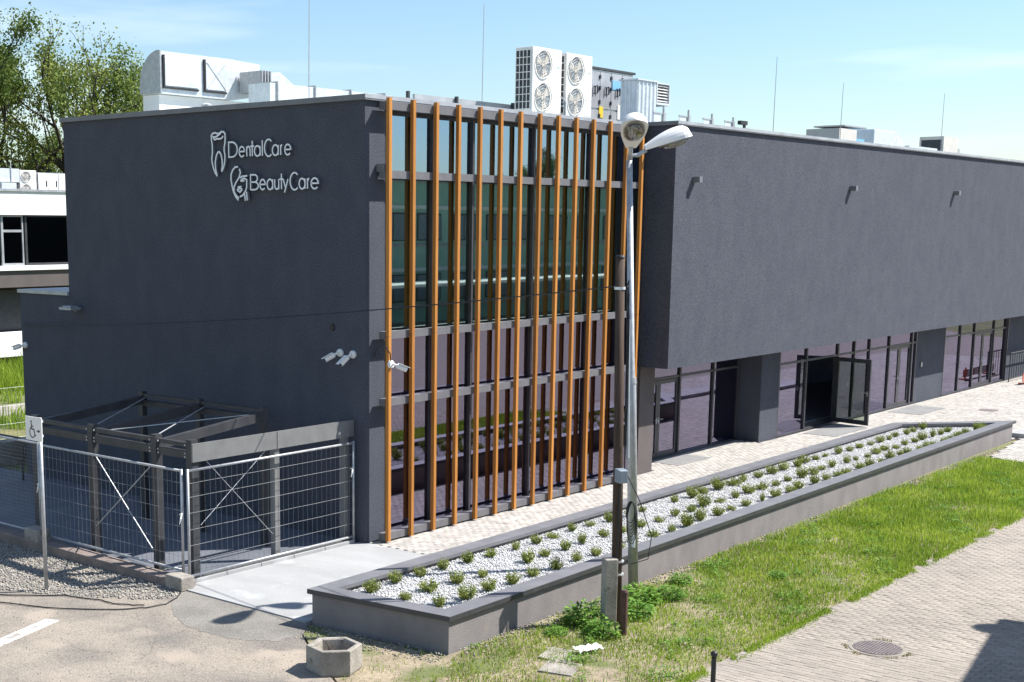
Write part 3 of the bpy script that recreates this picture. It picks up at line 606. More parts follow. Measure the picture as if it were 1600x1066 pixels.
for i, (x, y, z, lab) in enumerate(((3.62, 5, 10.9, 'thin lightning rod above the left duct run'), (9.91, 5, 11.32, 'thin lightning rod left of the white air conditioners'), (20.25, 2, 10.72, 'thin lightning rod above the first part of the overhanging storey'), (25.05, 2, 10.33, 'thin lightning rod beside the far roof cabin'), (34.06, 2, 10.65, 'thin lightning rod furthest right on the roof'))):
    t = thing('lightning_rod', lab, 'lightning rod', (x, y, 7.82), 'roof lightning rods'); make('rod', G().tube([(x, y, 7.9), (x, y, 9.2), (x+.03, y, z+.2)], [.012, .011, .008], 6), 'galv_rough', t); make('foot', G().tube([(x, y, 7.82), (x, y, 7.92)], [.2, .16], 12), 'concrete', t)
for i, x in enumerate((11.40, 12.62, 13.83, 14.98)):
    t = thing('roof_bracket', 'small steel bracket on the roof edge, %s from the overhang corner' % ordw(i), 'bracket', (x, .6, 8.3), 'brackets on the roof edge')
    make('post', G().box(x, x+.04, .55, .59, 7.9, 8.86-.02*i), 'galv_rough', t); make('arm', G().box(x-.45, x, .56, .59, 8.66, 8.69), 'galv_rough', t); make('sheet', G().box(x-.42, x-.1, .575, .585, 8.3, 8.69), 'galv', t)
    make('short_post', G().box(x+.28, x+.36, .7, .78, 7.9, 8.72), 'galv_rough', t)
t = thing('roof_camera', 'tiny dark camera on a post at the roof edge', 'camera', (15.7, .6, 8.3)); make('post', G().box(15.66, 15.72, .57, .63, 7.9, 8.66), 'steel', t); make('head', G().box(15.4, 15.78, .55, .65, 8.64, 8.74), 'blackp', t)
# far right roof
t = thing('roof_cabin', 'beige roof unit with dark opening and a flat lid, far right', 'roof unit', (40, 8.5, 7.9))
make('casing', G().box(38.7, 40.5, 8, 9.5, 7.9, 10.1), 'offwhite', t); make('opening', G().box(39.1, 40.35, 7.99, 8, 8.9, 9.55), 'grille', t); make('lid', G().box(39.2, 41.6, 8, 9.4, 10.2, 10.26).box(40.2, 40.3, 8.6, 8.7, 10.1, 10.2), 'coping_light', t)
make('side_unit', G().box(40.55, 41.6, 8.1, 9.4, 7.9, 9.75), 'blue', t); make('end_unit', G().box(41.65, 42.0, 8.1, 9, 7.9, 9.6), 'white', t)
t = thing('far_duct', 'pale blue silver duct box at the far right of the roof', 'duct', (45, 8.5, 7.9))
make('box', G().box(42.4, 45.0, 8, 9.6, 7.9, 10.25), 'galv', t, bevel=.02); make('shoulder', G().loft([secy(45.0, 8, 9.6, 8.2, 10.2), secy(46.6, 8.2, 9.5, 8.2, 9.7)]), 'galv', t); make('run', G().box(46.6, 50.2, 8, 9.5, 7.9, 9.72), 'galv', t)
make('brace', G().bar((43.5, 7.99, 8.9), (45.0, 7.99, 10.0), .03, .02), 'galv_rough', t)
t = thing('far_condenser', 'brown grey condenser tower at the far right of the roof', 'condenser', (52, 8.5, 7.9)); make('casing', G().box(51, 53, 8, 9.2, 7.9, 10.36), 'offwhite', t); make('grille', G().box(50.99, 51, 8.1, 9.1, 8.6, 10.2), 'grille', t)
g = G().box(53.3, 56.6, 8, 9.2, 9.0, 9.85)
tag(make('far_plant', g, 'galv', base=(55, 8.5, 8)), 'low silver plant box past the condenser tower', 'roof unit')
part('far_roof', G().box(46, 60, .0, 12, -.05, 7.9), 'stucco')

# ------------------------------------------------------------------ raised planter bed
PB = thing('raised_planter', 'long raised planter with grey rendered walls and white gravel', 'planter', (0, -4, 0))
c1, c2, c3, c4 = (-4.36, -2.9), (-4.10, -5.36), (21.9, -4.98), (19.2, -2.62)
def inset(poly, d):
    n = len(poly); out = []; A = sum(a[0]*b[1]-b[0]*a[1] for a, b in zip(poly, poly[1:]+poly[:1])); s = 1 if A > 0 else -1
    for i in range(n):
        p0, p1, p2 = (Vector(poly[i-1]), Vector(poly[i]), Vector(poly[(i+1) % n])); e1 = (p1-p0).normalized(); e2 = (p2-p1).normalized()
        n1 = Vector((-e1.y, e1.x))*s; n2 = Vector((-e2.y, e2.x))*s; b = (n1+n2); k = d/max(.2, (1+n1.dot(n2))); out.append(tuple(p1+b*k))
    return out
outer = [c1, c2, c3, c4]
def ring(poly, d0, d1, z0, z1, i):
    a = inset(poly, d0); b = inset(poly, d1); j = (i+1) % 4; q = [a[i], a[j], b[j], b[i]]; return G().prism(q, z0, z1)
PZ = .53
for i, nm in enumerate(('end_wall', 'front_wall', 'far_wall', 'back_wall')):
    part(nm, ring(outer, 0, .2, -.06, PZ-.06, i), 'planter', PB)
    part('coping', ring(outer, -.05, .26, PZ-.058, PZ, i), 'coping', PB)
    part('drip_edge', ring(outer, -.054, -.046, PZ-.075, PZ-.004, i), 'frame', PB)
bed = inset(outer, .2)
part('gravel_base', G().prism(bed, .3, .40), 'pebble', PB)
def stones(name, poly, n, z, size, m, parent=None, flat=.7, base=(0, 0, 0)):
    xs = [p[0] for p in poly]; ys = [p[1] for p in poly]
    X = rng.uniform(min(xs), max(xs), n*2); Y = rng.uniform(min(ys), max(ys), n*2); k = inpoly(X, Y, poly); X = X[k][:n]; Y = Y[k][:n]; n = len(X)
    o = np.array([(1,0,0),(0,1,0),(-1,0,0),(0,-1,0),(0,0,1),(0,0,-1)], float); V = np.tile(o, (n, 1, 1)); V *= rng.uniform(.6, 1.25, (n, 6, 1))
    V[:, :, 2] *= flat; s = size*rng.uniform(.6, 1.3, (n, 1, 1)); a = rng.uniform(0, 6.28, n); ca, sa = np.cos(a), np.sin(a)
    x = V[:, :, 0]*ca[:, None]-V[:, :, 1]*sa[:, None]; y = V[:, :, 0]*sa[:, None]+V[:, :, 1]*ca[:, None]; V = np.stack([x, y, V[:, :, 2]], 2)*s
    V[:, :, 0] += X[:, None]; V[:, :, 1] += Y[:, None]; V[:, :, 2] += z+rng.uniform(-.2, .5, n)[:, None]*size
    return npmesh(name, V, [(0,1,4),(1,2,4),(2,3,4),(3,0,4),(1,0,5),(2,1,5),(3,2,5),(0,3,5)], m, parent, 'stuff', base=BASE.get(parent.name, (0, 0, 0)) if parent else base)
stones('white_pebbles', bed, 62000, .404, .020, 'pebble', PB)
# heather tufts
def tuft(seed, n=85, h=.22, spread=.16):
    r = np.random.default_rng(seed); g = G()
    for i in range(n):
        a = r.uniform(0, 6.28); rr = spread*math.sqrt(r.uniform(0, 1)); b = Vector((math.cos(a)*rr*.35, math.sin(a)*rr*.35, 0)); hh = h*r.uniform(.5, 1.1)*(1-.35*(rr/spread)**2)
        tip = Vector((math.cos(a)*rr, math.sin(a)*rr, hh)); d = (tip-b)
        for k in range(5):
            q = b+d*(.35+.65*k/4); e = Vector((r.normal(), r.normal(), r.normal()*.4+.6)).normalized()*.034; s = e.cross(Vector((r.normal(), r.normal(), r.normal()))).normalized()*.008
            g.add([q-s, q+e*.5-s*1.3, q+e, q+e*.5+s*1.3, q+s], [(0, 1, 2, 3, 4)])
        s = d.cross(Vector((0, 0, 1))).normalized()*.004; g.add([b-s, b+s, tip], [(0, 1, 2)])
    me = bpy.data.meshes.new('heather_tuft'); me.from_pydata([tuple(v) for v in g.v], [], g.f); me.materials.append(MT['heather']); me.update(); return me
TM = [tuft(s, 70+8*(s % 3), .20+.03*(s % 3), .14+.015*(s % 4)) for s in range(7)]
rows = ((-3.37, 'back'), (-4.07, 'middle'), (-4.70, 'front'))
inn = inset(outer, .36)
for (y, nm) in rows:
    cnt = 0
    for i in range(40):
        x = -3.58+.618*i+random.uniform(-.05, .05)+(.02 if nm == 'front' else 0); yy = y+random.uniform(-.06, .06)+(.1 if nm == 'front' else .0)*(i/40)
        if not inpoly([x], [yy], inn)[0] or random.random() < .04: continue
        o = bpy.data.objects.new('heather_tuft', random.choice(TM)); link(o); s = random.uniform(.66, 1.02); o.location = (x, yy, .40); o.scale = (s, s*random.uniform(.7, 1.3), s*random.uniform(.7, 1.25)); o.rotation_euler = (random.uniform(-.12, .12), random.uniform(-.12, .12), random.uniform(0, 6.28))
        tag(o, 'green heather tuft in white gravel, %s row, %s from the near end' % (nm, ordw(cnt)), 'shrub', 'heather tufts in the raised bed'); cnt += 1

# ------------------------------------------------------------------ steel canopy frame beside the wall
CN = thing('canopy_frame', 'dark grey steel canopy frame standing unfinished beside the side wall', 'canopy', (-3.9, 2, 0))
def cp(name, g, m='steel', **k): return part(name, g, m, CN, **k)
XL, XR = -3.90, -1.37
for y in (.37, 1.30, 3.10, 4.85):
    cp('post', G().box(XL-.07, XL+.07, y-.07, y+.07, .006, 2.42))
    cp('base_plate', G().box(XL-.13, XL+.13, y-.13, y+.13, .006, .022), 'fascia')
for y in (1.30, 3.10, 4.85):
    cp('post', G().box(XR-.06, XR+.06, y-.06, y+.06, .006, 2.64))
    cp('cross_beam', G().bar((XL+.07, y, 2.24), (XR-.06, y, 2.47), .11, .16))
for (a, b) in ((.44, 1.23), (1.37, 3.03), (3.17, 4.78)):
    cp('upper_rail', G().box(XL-.04, XL+.04, a, b, 2.29, 2.36)); cp('lower_rail', G().box(XL-.05, XL+.05, a, b, 2.09, 2.22))
    g = G()
    for yy in (a+.04, b-.04):
        for zz in (2.32, 2.18, 2.12): g.tube([(XL-.05, yy, zz), (XL-.066, yy, zz)], .018, 6)
    cp('bolt', g, 'galv_rough')
    if a > 1: cp('upper_rail', G().box(XR-.04, XR+.04, a, b, 2.54, 2.60)); cp('lower_rail', G().box(XR-.05, XR+.05, a, b, 2.36, 2.47))
cp('front_fascia', G().box(-3.98, -.02, .262, .298, 2.05, 2.36), 'fascia')
cp('fascia_joint', G().box(-2.03, -2.02, .258, .262, 2.05, 2.36), 'blackp')
for x in (-2.0, -.2): cp('post', G().box(x-.06, x+.06, .30, .42, .006, 2.05), 'fascia'); 
cp('floor_channel', G().box(-3.8, -.05, .255, .30, .006, .11), 'fascia')
cp('floor_channel', G().box(-3.8, -.05, .20, .25, .006, .07), 'rail')
def rod(a, b, r=.011): return G().tube([a, b], r, 6)
cp('tension_rod', rod((XL-.03, 1.42, .35), (XL-.03, 3.02, 1.86)), 'galv_rough'); cp('tension_rod', rod((XL-.055, 1.40, 1.86), (XL-.055, 3.02, .55)), 'galv_rough')
cp('tension_rod', rod((-3.8, .30, .95), (-2.05, .31, 2.2), .006), 'galv_rough'); cp('tension_rod', rod((-3.8, .325, 2.2), (-2.1, .325, .5), .006), 'galv_rough')
cp('tension_rod', rod((XL, 1.5, 2.3), (XR, 2.95, 2.5)), 'galv_rough'); cp('tension_rod', rod((XL, 2.95, 2.3), (XR, 1.45, 2.5), .008), 'conduit')
cp('tension_rod', rod((XL, 3.2, 2.32), (XR, 4.75, 2.52), .012), 'galv_rough')
# kerbs round it
tag(make('concrete_plinth', G().add([(-4.5,.0,-.05),(-4.19,.0,-.05),(-4.19,12,-.05),(-4.5,12,-.05),(-4.5,.0,.13),(-4.19,.0,.13),(-4.19,12,.27),(-4.5,12,.27)], [(0,3,2,1),(4,5,6,7),(0,1,5,4),(1,2,6,5),(2,3,7,6),(3,0,4,7)]), 'concrete_red', base=(-4.35, 4, 0), bevel=.02), 'long rough concrete plinth under the left fence panels', 'kerb')
for k in range(5): tag(make('kerb_stone', G().box(-4.15+k*.81, -3.35+k*.81, .165, .24, -.03, .075), 'concrete', base=(-3.7+k*.81, .2, 0), bevel=.008), 'pale kerb stone under the right fence panel, %s from the near corner' % ordw(k), 'kerb', 'kerb stones by the ramp')

# ------------------------------------------------------------------ site fence panels
def fence(p, q, z0, h, label, nv, zs, wire=.0031):
    p = Vector((*p, 0)); q = Vector((*q, 0)); t = thing('site_fence', label, 'fence', tuple((p+q)/2+Vector((0, 0, z0))), 'site fence panels')
    d = (q-p).normalized(); Z = lambda a, z: (p+(q-p)*a+Vector((0, 0, z)))
    for a in (0, 1): make('upright', G().tube([Z(a, z0-.12), Z(a, z0+h+.03)], .024, 10), 'galv_rough', t, smooth=True)
    make('top_tube', G().tube([Z(0, z0+h), Z(1, z0+h)], .022, 10), 'galv_rough', t, smooth=True); make('bottom_tube', G().tube([Z(0, z0), Z(1, z0)], .022, 10), 'galv_rough', t, smooth=True)
    g = G(); n = Vector((-d.y, d.x, 0))
    for i in range(1, nv):
        a = i/nv; g.tube([Z(a, z0), Z(a, z0+h*.5)+n*random.uniform(-.012, .012), Z(a, z0+h)], wire, 4)
    for zz in zs: g.tube([Z(k/8, z0+h*zz)+n*random.uniform(-.012, .012) for k in range(9)], wire, 4)
    make('wire_mesh', g, 'wire', t); return t
HZ = (.14, .29, .44, .6, .75, .88)
fence((-4.16, .19), (-.12, .19), .14, 1.80, 'galvanised site fence panel running along the ramp to the corner', 33, HZ)
fence((-4.22, .28), (-4.22, 4.28), .24, 1.70, 'galvanised site fence panel between the sign post and the near corner', 33, HZ)
fence((-4.22, 4.36), (-4.22, 8.1), .26, 1.70, 'fine mesh site fence panel at the left edge behind the sign', 75, [k/24 for k in range(1, 24)], .0022)
for (x, y, z, lab) in ((-4.42, .16, -.012, 'concrete block at the near fence corner'), (-4.36, 4.32, .15, 'concrete block behind the sign post')):
    tag(make('concrete_block', G().prism([(x-.14, y-.22), (x+.14, y-.24), (x+.16, y+.2), (x-.12, y+.22)], z, z+.24), 'concrete_old', base=(x, y, z), bevel=.02), lab, 'block', 'concrete blocks under the fence')
for i, (p, lab) in enumerate((((-4.21, .27, 1.2), 'white cable tie on the near fence corner'), ((-.14, .17, 1.45), 'white cable tie on the fence post by the wall'), ((-4.24, 4.3, 1.2), 'white cable tie on the fence behind the sign'))):
    p = Vector(p); tag(make('cable_tie', G().tube([p+Vector((-.04, .04, 0)), p+Vector((-.05, -.03, .03)), p+Vector((-.1, -.06, -.05)), p+Vector((-.12, -.05, -.14))], [.012, .014, .016, .006], 6), 'white', base=tuple(p)), lab, 'cable tie')
# accessible-entrance sign
t = thing('sign_post', 'galvanised post with a square wheelchair sign and right arrow', 'sign', (-5.97, 1.69, 0))
make('post', G().tube([(-5.97, 1.69, -.02), (-5.97, 1.69, 2.88)], .032, 12), 'galv_rough', t, smooth=True)
pl = make('plate', G().box(-6.025, -6.012, 1.56, 2.01, 2.50, 2.89), 'white', t)
def plm(u, v, d): return Vector((-6.025-d, 2.01-u, 2.50+v))
g = G().ribbon([(.16, .325), (.165, .30)], .034, plm, 0, .003).ribbon([(.165, .29), (.175, .19), (.235, .185), (.262, .09), (.285, .085)], .022, plm, .0004, .0034).ribbon(arc(.19, .135, .072, .085, 105, 340, 16), .017, plm, .0008, .0038).ribbon([(.168, .235), (.225, .235)], .016, plm, .0012, .0042)
make('wheelchair_symbol', g, 'blackp', pl)
make('arrow', G().ribbon([(.315, .165), (.365, .165)], .02, plm, 0, .003).add([plm(.36, .135, .0), plm(.36, .195, .0), plm(.405, .165, .0), plm(.36, .135, .0032), plm(.36, .195, .0032), plm(.405, .165, .0032)], [(0, 2, 1), (3, 4, 5), (0, 3, 5, 2), (1, 2, 5, 4)]), 'blackp', pl)
make('clamp', G().box(-6.012, -5.93, 1.65, 1.73, 2.56, 2.60).box(-6.012, -5.93, 1.65, 1.73, 2.8, 2.84), 'galv', t)
# gravel and hoses left
stones('gravel_strip', [(-4.5, 0), (-4.5, 12), (-6.6, 12), (-6.5, 2.4), (-6.0, 1.25), (-5.3, .1), (-4.9, -.25)], 16000, -.008, .024, 'gravel', None)
stones('yard_debris', [(-12, 4), (-7, -6.5), (-5.2, -3.6), (-5.6, -.8), (-6.8, 2)], 1300, -.008, .009, 'gravel', None)
stones('planter_foot_rubble', [(-5.1, -3.2), (-4.4, -2.95), (-4.15, -5.4), (-4.6, -5.5)], 450, -.012, .018, 'gravel', None)
stones('wall_foot_rubble', [(-4, -5.38), (20, -5.18), (20, -5.36), (6, -5.62), (-4, -5.72)], 2600, -.015, .02, 'gravel', None)
for lab, pts in (('black hose curving over the yard in front of the gravel', [(-7.6, 2.6), (-6.92, 1.59), (-6.5, .6), (-5.94, -.11), (-5.55, -.38), (-5.2, -.45), (-4.85, -.3), (-4.6, -.1), (-4.5, .1)]), ('second black hose lying across the gravel edge', [(-7.0, 2.6), (-6.5, 1.75), (-6.0, 1.2), (-5.75, .5), (-5.75, .2), (-5.6, -.1), (-5.45, -.3)])):
    P3 = []
    for i in range(len(pts)-1):
        for k in range(5): s = k/5; P3.append((pts[i][0]*(1-s)+pts[i+1][0]*s, pts[i][1]*(1-s)+pts[i+1][1]*s, .006+.004*math.sin(i+k)))
    tag(make('hose', G().tube(P3, .010, 6), 'blackp', base=(-6, .5, 0), smooth=True), lab, 'hose')
struct('painted_mark', G().prism([(-8.3, -.42), (-8.1, -.1), (-6.95, .3), (-6.85, .08)], -.0118, -.006), 'worn_paint')

# ------------------------------------------------------------------ street lamp, utility pole and their neighbours
t = thing('street_lamp', 'galvanised street lamp with two white heads in front of the planter', 'street lamp', (.54, -5.56, -.02))
LX, LY = .54, -5.56; TX, TY = .35, -5.34
lp = lambda z: (LX+(TX-LX)*z/7, LY+(TY-LY)*z/7, z)
make('pole', G().tube([lp(-.02), lp(3.5), lp(3.56), lp(7.0)], [.085, .078, .058, .048], 16), 'galv_rough', t, smooth=True)
make('collar', G().tube([lp(3.46), lp(3.56)], [.088, .075], 16), 'galv_rough', t)
make('number_plate', G().box(LX-.10, LX-.09, LY-.06, LY, .75, .95), 'white', t)
def lamp_head(tip0, hor, tilt, label):
    d = (Vector((*hor, 0)).normalized()*math.cos(tilt)+Vector((0, 0, math.sin(tilt)))); s = d.cross(Vector((0, 0, 1))).normalized(); n = s.cross(d)
    p = Vector(tip0); top = Vector((TX, TY, 6.95)); arm = [top, top+Vector((0, 0, .12))+d*.03, p-d*.12+Vector((0, 0, -.04)), p+d*.02]
    hd = make('lamp_head', G().tube(arm, [.036, .036, .034, .034], 10), 'galv_rough', t, smooth=True)
    rings = []; Lh = .78
    for k in range(15):
        u = k/14; w = .06+.145*math.sin(math.pi*min(1, u*.62+.06))**1.2 if u < .97 else .03; w = w*(1 if u < .8 else math.sqrt(max(.02, 1-((u-.8)/.205)**2))); h = w*1.05
        c = p+d*(Lh*u); rings.append([c+s*w*math.cos(a)+n*h*math.sin(a) for a in [math.pi*i/12 for i in range(13)]])
    make('shell', G().loft(rings), 'white', hd, smooth=False)
    c = p+d*(Lh*.62)-n*.006; ov = lambda k, e, dd: [c-n*dd+d*(.24*k*math.cos(a))+s*(.15*k*math.sin(a)) for a in [2*math.pi*i/20 for i in range(20)]]
    make('rim', G().loft([ov(1.08, 0, 0), ov(1.08, 0, .018), ov(.98, 0, .02)]), 'concrete_old', hd)
    make('lens', G().loft([ov(.95, 0, .02), ov(.8, 0, .06), ov(.4, 0, .085)]), 'lens', hd, smooth=True); make('bulb', G().tube([c-d*.1-n*.03, c+d*.12-n*.03], [.03, .045], 10), 'offwhite', hd)
lamp_head((TX-.16, TY-.12, 7.18), (-.80, -.60), math.radians(30), 'a')
lamp_head((TX+.20, TY-.16, 7.16), (.68, -.73), math.radians(17), 'b')
UX, UY = -1.25, -6.35
t = thing('utility_pole', 'weathered wooden utility pole with a meter box and hanging cables', 'utility pole', (UX, UY, -.02))
make('shaft', G().tube([(UX, UY, -.02), (UX-.03, UY+.03, 2.5), (UX-.07, UY+.08, 5.53)], [.082, .074, .066], 14), 'pole_wood', t, smooth=True)
make('top_cap', G().tube([(UX-.07, UY+.08, 5.53), (UX-.07, UY+.08, 5.56)], [.076, .06], 14), 'blackp', t)
bx = make('meter_box', G().add([tuple(Vector((UX-.12, UY-.02, 0))+Vector(v)) for v in [(-.09,-.10,2.20),(.02,-.17,2.20),(.10,-.05,2.20),(-.02,.04,2.20),(-.09,-.10,2.39),(.02,-.17,2.39),(.10,-.05,2.41),(-.02,.04,2.41)]], [(0,3,2,1),(4,5,6,7),(0,1,5,4),(1,2,6,5),(2,3,7,6),(3,0,4,7)]), 'greybox', t, bevel=.008)
make('conduit', G().tube([(UX+.075, UY-.07, 2.55), (UX+.04, UY-.03, 4.62)], .022, 8), 'conduit', t)
make('band', G().tube([(UX-.066, UY+.075, 5.06), (UX-.066, UY+.075, 5.10)], .082, 14), 'galv', t); make('band', G().tube([(UX, UY, .95), (UX, UY, .975)], .092, 14), 'galv', t); make('band', G().tube([(UX, UY, .75), (UX, UY, .775)], .093, 14), 'galv', t)
g = G()
for k in range(5):
    a = random.uniform(-.03, .03); g.tube([(UX-.1+a, UY-.07, 5.1), (UX-.09+a*1.4, UY-.1, 4.4+.2*k), (UX-.07, UY-.1-a, 3.4), (UX-.06, UY-.1, 2.4)], .008, 5)
for k in range(7):
    r = .13+.02*k; cx, cy, cz = UX+.1+.01*k, UY-.13, 1.72-.03*k; g.tube([(cx+.09*math.cos(q)*(.6+.08*k)*.7, cy-.08*math.cos(q)*.6, cz+r*1.3*math.sin(q)) for q in [2*math.pi*i/14 for i in range(15)]], .0065, 5)
g.tube([(UX+.05, UY-.08, 2.3), (UX+.2, UY-.22, 1.9), (UX+.32, UY-.38, 1.35), (UX+.27, UY-.36, 1.0), (UX+.1, UY-.16, .92)], .008, 5)
g.tube([(UX-.09, UY-.05, 2.2), (UX-.1, UY-.05, 1.2), (UX-.1, UY-.05, .05)], .014, 6)
make('cable', g, 'blackp', t)
g = G()
A = Vector((UX-.1, UY+.02, 5.12)); Bv = Vector((-.02, 11.06, 3.60))
g.tube([A*(1-s)+Bv*s+Vector((0, 0, -.34*4*s*(1-s)*.5)) for s in [k/24 for k in range(25)]], .011, 6)
tag(make('overhead_cable', g, 'blackp', base=(-.6, 2, 4)), 'thin black overhead cable from the wooden pole along the side wall', 'cable')
t = tag(make('concrete_stub', G().prism([(UX-.30, UY+.02), (UX-.14, UY-.10), (UX-.05, UY+.04), (UX-.21, UY+.16)], -.03, 1.03), 'concrete_old', base=(UX-.2, UY, 0), bevel=.015), 'short grey concrete post strapped to the wooden pole', 'post')
tag(make('iron_stub', G().tube([(-1.69, -6.75, -.03), (-1.69, -6.75, .64), (-1.69, -6.75, .67)], [.058, .058, .045], 14), 'rust', base=(-1.69, -6.75, 0)), 'short rusty iron post in front of the wooden pole', 'post')
t = thing('bollard', 'slim black bollard with a ball top at the road edge', 'bollard', (-3.32, -9.10, 0))
make('shaft', G().tube([(-3.32, -9.10, -.03), (-3.32, -9.10, .54)], .032, 12), 'blackp', t); make('ball', G().tube([(-3.32, -9.10, .54), (-3.32, -9.10, .555), (-3.32, -9.10, .585), (-3.32, -9.10, .61), (-3.32, -9.10, .625)], [.02, .04, .05, .035, .008], 12), 'blackp', t, smooth=True)
t = thing('manhole_cover', 'round cast iron manhole cover in the paved road', 'manhole', (.13, -9.88, 0))
make('rim', G().tube([(.13, -9.88, -.03), (.13, -9.88, .008)], .40, 40), 'joint', t); cv = make('cover', G().tube([(.13, -9.88, .008), (.13, -9.88, .014)], .345, 40), 'iron', t)
g = G()
for k in range(-7, 8):
    w = math.sqrt(max(0, .33**2-(k*.045)**2)); g.box(.13-w, .13+w, -9.88+k*.045-.008, -9.88+k*.045+.008, .0141, .020); g.box(.13+k*.045-.008, .13+k*.045+.008, -9.88-w, -9.88+w, .0142, .0195)
make('relief', g, 'iron', cv)
tag(make('inspection_cover', G().tube([(27.9, -2.4, -.02), (27.9, -2.4, .012)], .3, 20), 'iron', base=(27.9, -2.4, 0)), 'small iron lid in the pale walkway beyond the planter', 'lid')
# hexagonal tub
HC = Vector((-5.72, -4.66)); R0 = .385
hx = lambda r, z: [Vector((HC.x+r*math.cos(math.radians(60*k+18)), HC.y+r*math.sin(math.radians(60*k+18)), z)) for k in range(6)]
t = thing('hexagon_tub', 'weathered hexagonal concrete tub, empty, on the dirt', 'tub', (HC.x, HC.y, -.02))
make('shell', G().loft([hx(R0*.93, -.04), hx(R0, .02), hx(R0, .335), hx(R0*.97, .345), hx(R0*.80, .345), hx(R0*.76, .325), hx(R0*.72, .13)], True), 'concrete_old', t, bevel=.008)
make('soil', G().prism([tuple(p.xy) for p in hx(R0*.71, 0)], .131, .15), 'soil', t)
make('dead_stem', G().tube([(HC.x, HC.y+.1, .14), (HC.x+.02, HC.y+.12, .28), (HC.x-.02, HC.y+.16, .36)], [.012, .009, .004], 5).tube([(HC.x+.01, HC.y+.11, .22), (HC.x+.06, HC.y+.08, .3)], [.008, .003], 5), 'bark', t)
# litter and slabs in the grass
for k, (x, y, a, lab) in enumerate(((-3.62, -6.95, .3, 'sunken paving slab in the grass, nearer the camera'), (-3.15, -6.62, .25, 'sunken paving slab in the grass beside the plastic scrap'))):
    g = G().box(-.27, .27, -.24, .24, -.04, .004).xf(Matrix.Translation((x, y, 0)) @ Matrix.Rotation(a, 4, 'Z') @ Matrix.Rotation(.02, 4, 'X'))
    tag(make('paving_slab', g, 'concrete_old', base=(x, y, 0), bevel=.01), lab, 'slab')
g = G(); n = 9; pts = [[Vector((-3.0+.05*i+.012*math.sin(j*2+i), -6.86+.035*j-.02*i, .02+.05*abs(math.sin(i*1.3+j*1.9))+.01*j)) for i in range(n)] for j in range(5)]
g.add([p for r in pts for p in r], [(j*n+i, j*n+i+1, (j+1)*n+i+1, (j+1)*n+i) for j in range(4) for i in range(n-1)])
tag(make('plastic_scrap', g, 'white', base=(-2.9, -6.9, 0)), 'crumpled white plastic scrap lying in the grass', 'litter')
# right edge: railing and barrier
t = thing('ramp_railing', 'dark upright bar railing by the far right wall', 'railing', (40, -.25, 0))
make('top_rail', G().tube([(36.95, -.2, 1.12), (46, -.2, 1.12)], .025, 8), 'steel', t); make('bottom_rail', G().tube([(36.95, -.2, .12), (46, -.2, .12)], .02, 8), 'steel', t)
for k in range(33): make('baluster', G().tube([(36.97+k*.28, -.2, -.02 if k % 8 == 0 else .12), (36.97+k*.28, -.2, 1.12)], .02 if k % 8 == 0 else .012, 6), 'steel', t)
t = thing('safety_barrier', 'low red and white safety barrier at the far right edge', 'barrier', (38, -.9, 0))
for k in range(8): make('board', G().box(36.3+k*.45, 36.75+k*.45, -.93, -.90, .12, .42), 'orange' if k % 2 == 0 else 'wallwhite', t)
for x in (36.5, 39.4): make('foot', G().box(x, x+.08, -1.15, -.7, -.01, .06).box(x+.02, x+.06, -.95, -.89, .06, .5), 'orange', t)

# ------------------------------------------------------------------ grass, weeds
def sn(x, y, s=1.): return (np.sin(x*1.7*s+1.3)*np.cos(y*2.1*s-.4)+np.sin(x*.9*s-y*1.5*s+2.)+.6*np.sin(3.1*x*s+2.3*y*s)+.4*np.sin(6.3*x*s-5.1*y*s))/3
def blades(name, X, Y, h, w, m, z=-.02, kind='stuff', lean=.5):
    n = len(X); a = rng.uniform(0, 6.28, n); l = np.abs(rng.normal(0, lean, n)); dx, dy = np.cos(a)*l*h, np.sin(a)*l*h; b = rng.uniform(0, 6.28, n); wx, wy = np.cos(b)*w/2, np.sin(b)*w/2
    V = np.zeros((n, 5, 3)); V[:, 0] = np.stack([X-wx, Y-wy, np.full(n, z)], 1); V[:, 1] = np.stack([X+wx, Y+wy, np.full(n, z)], 1)
    mx_, my_, mz_ = X+dx*.35, Y+dy*.35, z+h*.62; V[:, 2] = np.stack([mx_+wx*.8, my_+wy*.8, mz_], 1); V[:, 3] = np.stack([mx_-wx*.8, my_-wy*.8, mz_], 1); V[:, 4] = np.stack([X+dx, Y+dy, z+h*np.sqrt(np.clip(1-l*l*.5, .2, 1))], 1)
    return npmesh(name, V, [(0, 1, 2, 3), (3, 2, 4)], m, None, kind)
N = 300000
X = rng.uniform(-7.2, 18.2, N); Y = rng.uniform(-10.3, -3.2, N); k = inpoly(X, Y, verge_poly) & ~inpoly(X, Y, inset(outer, -.1)); X, Y = X[k], Y[k]
wall_d = np.clip(-5.36-Y, 0, 9); far = np.clip((X+1)/9, 0, 1)
dens = .82+.5*far+.95*sn(X, Y)+.25*sn(X, Y, 2.7)-np.exp(-(wall_d/.22)**2)*.9-(X < -3.6)*.45-((X < -4.5) & (Y > -5.2))*.35
k = rng.uniform(0, 1, len(X)) < np.clip(dens, .05, 1); X, Y = X[k], Y[k]; far = np.clip((X+1)/9, 0, 1)
dry = rng.uniform(0, 1, len(X)) < np.clip(.12-.2*far-.30*sn(X+3, Y-2, .8)+(X < -3.2)*.15, .03, .8)
h = rng.gamma(6, .016, len(X))*(1+.35*sn(X, Y, 1.4))*(.75+.45*far); h = np.clip(h*.72, .02, .2)
clear = (((X+1.69)**2+(Y+6.75)**2) > .003)
g_ = ~dry & clear
tag_kind = blades('green_grass', X[g_], Y[g_], h[g_], .011, 'grass'); tag(tag_kind, 'green grass growing on the verge below the planter', 'grass')
g_ = dry & clear
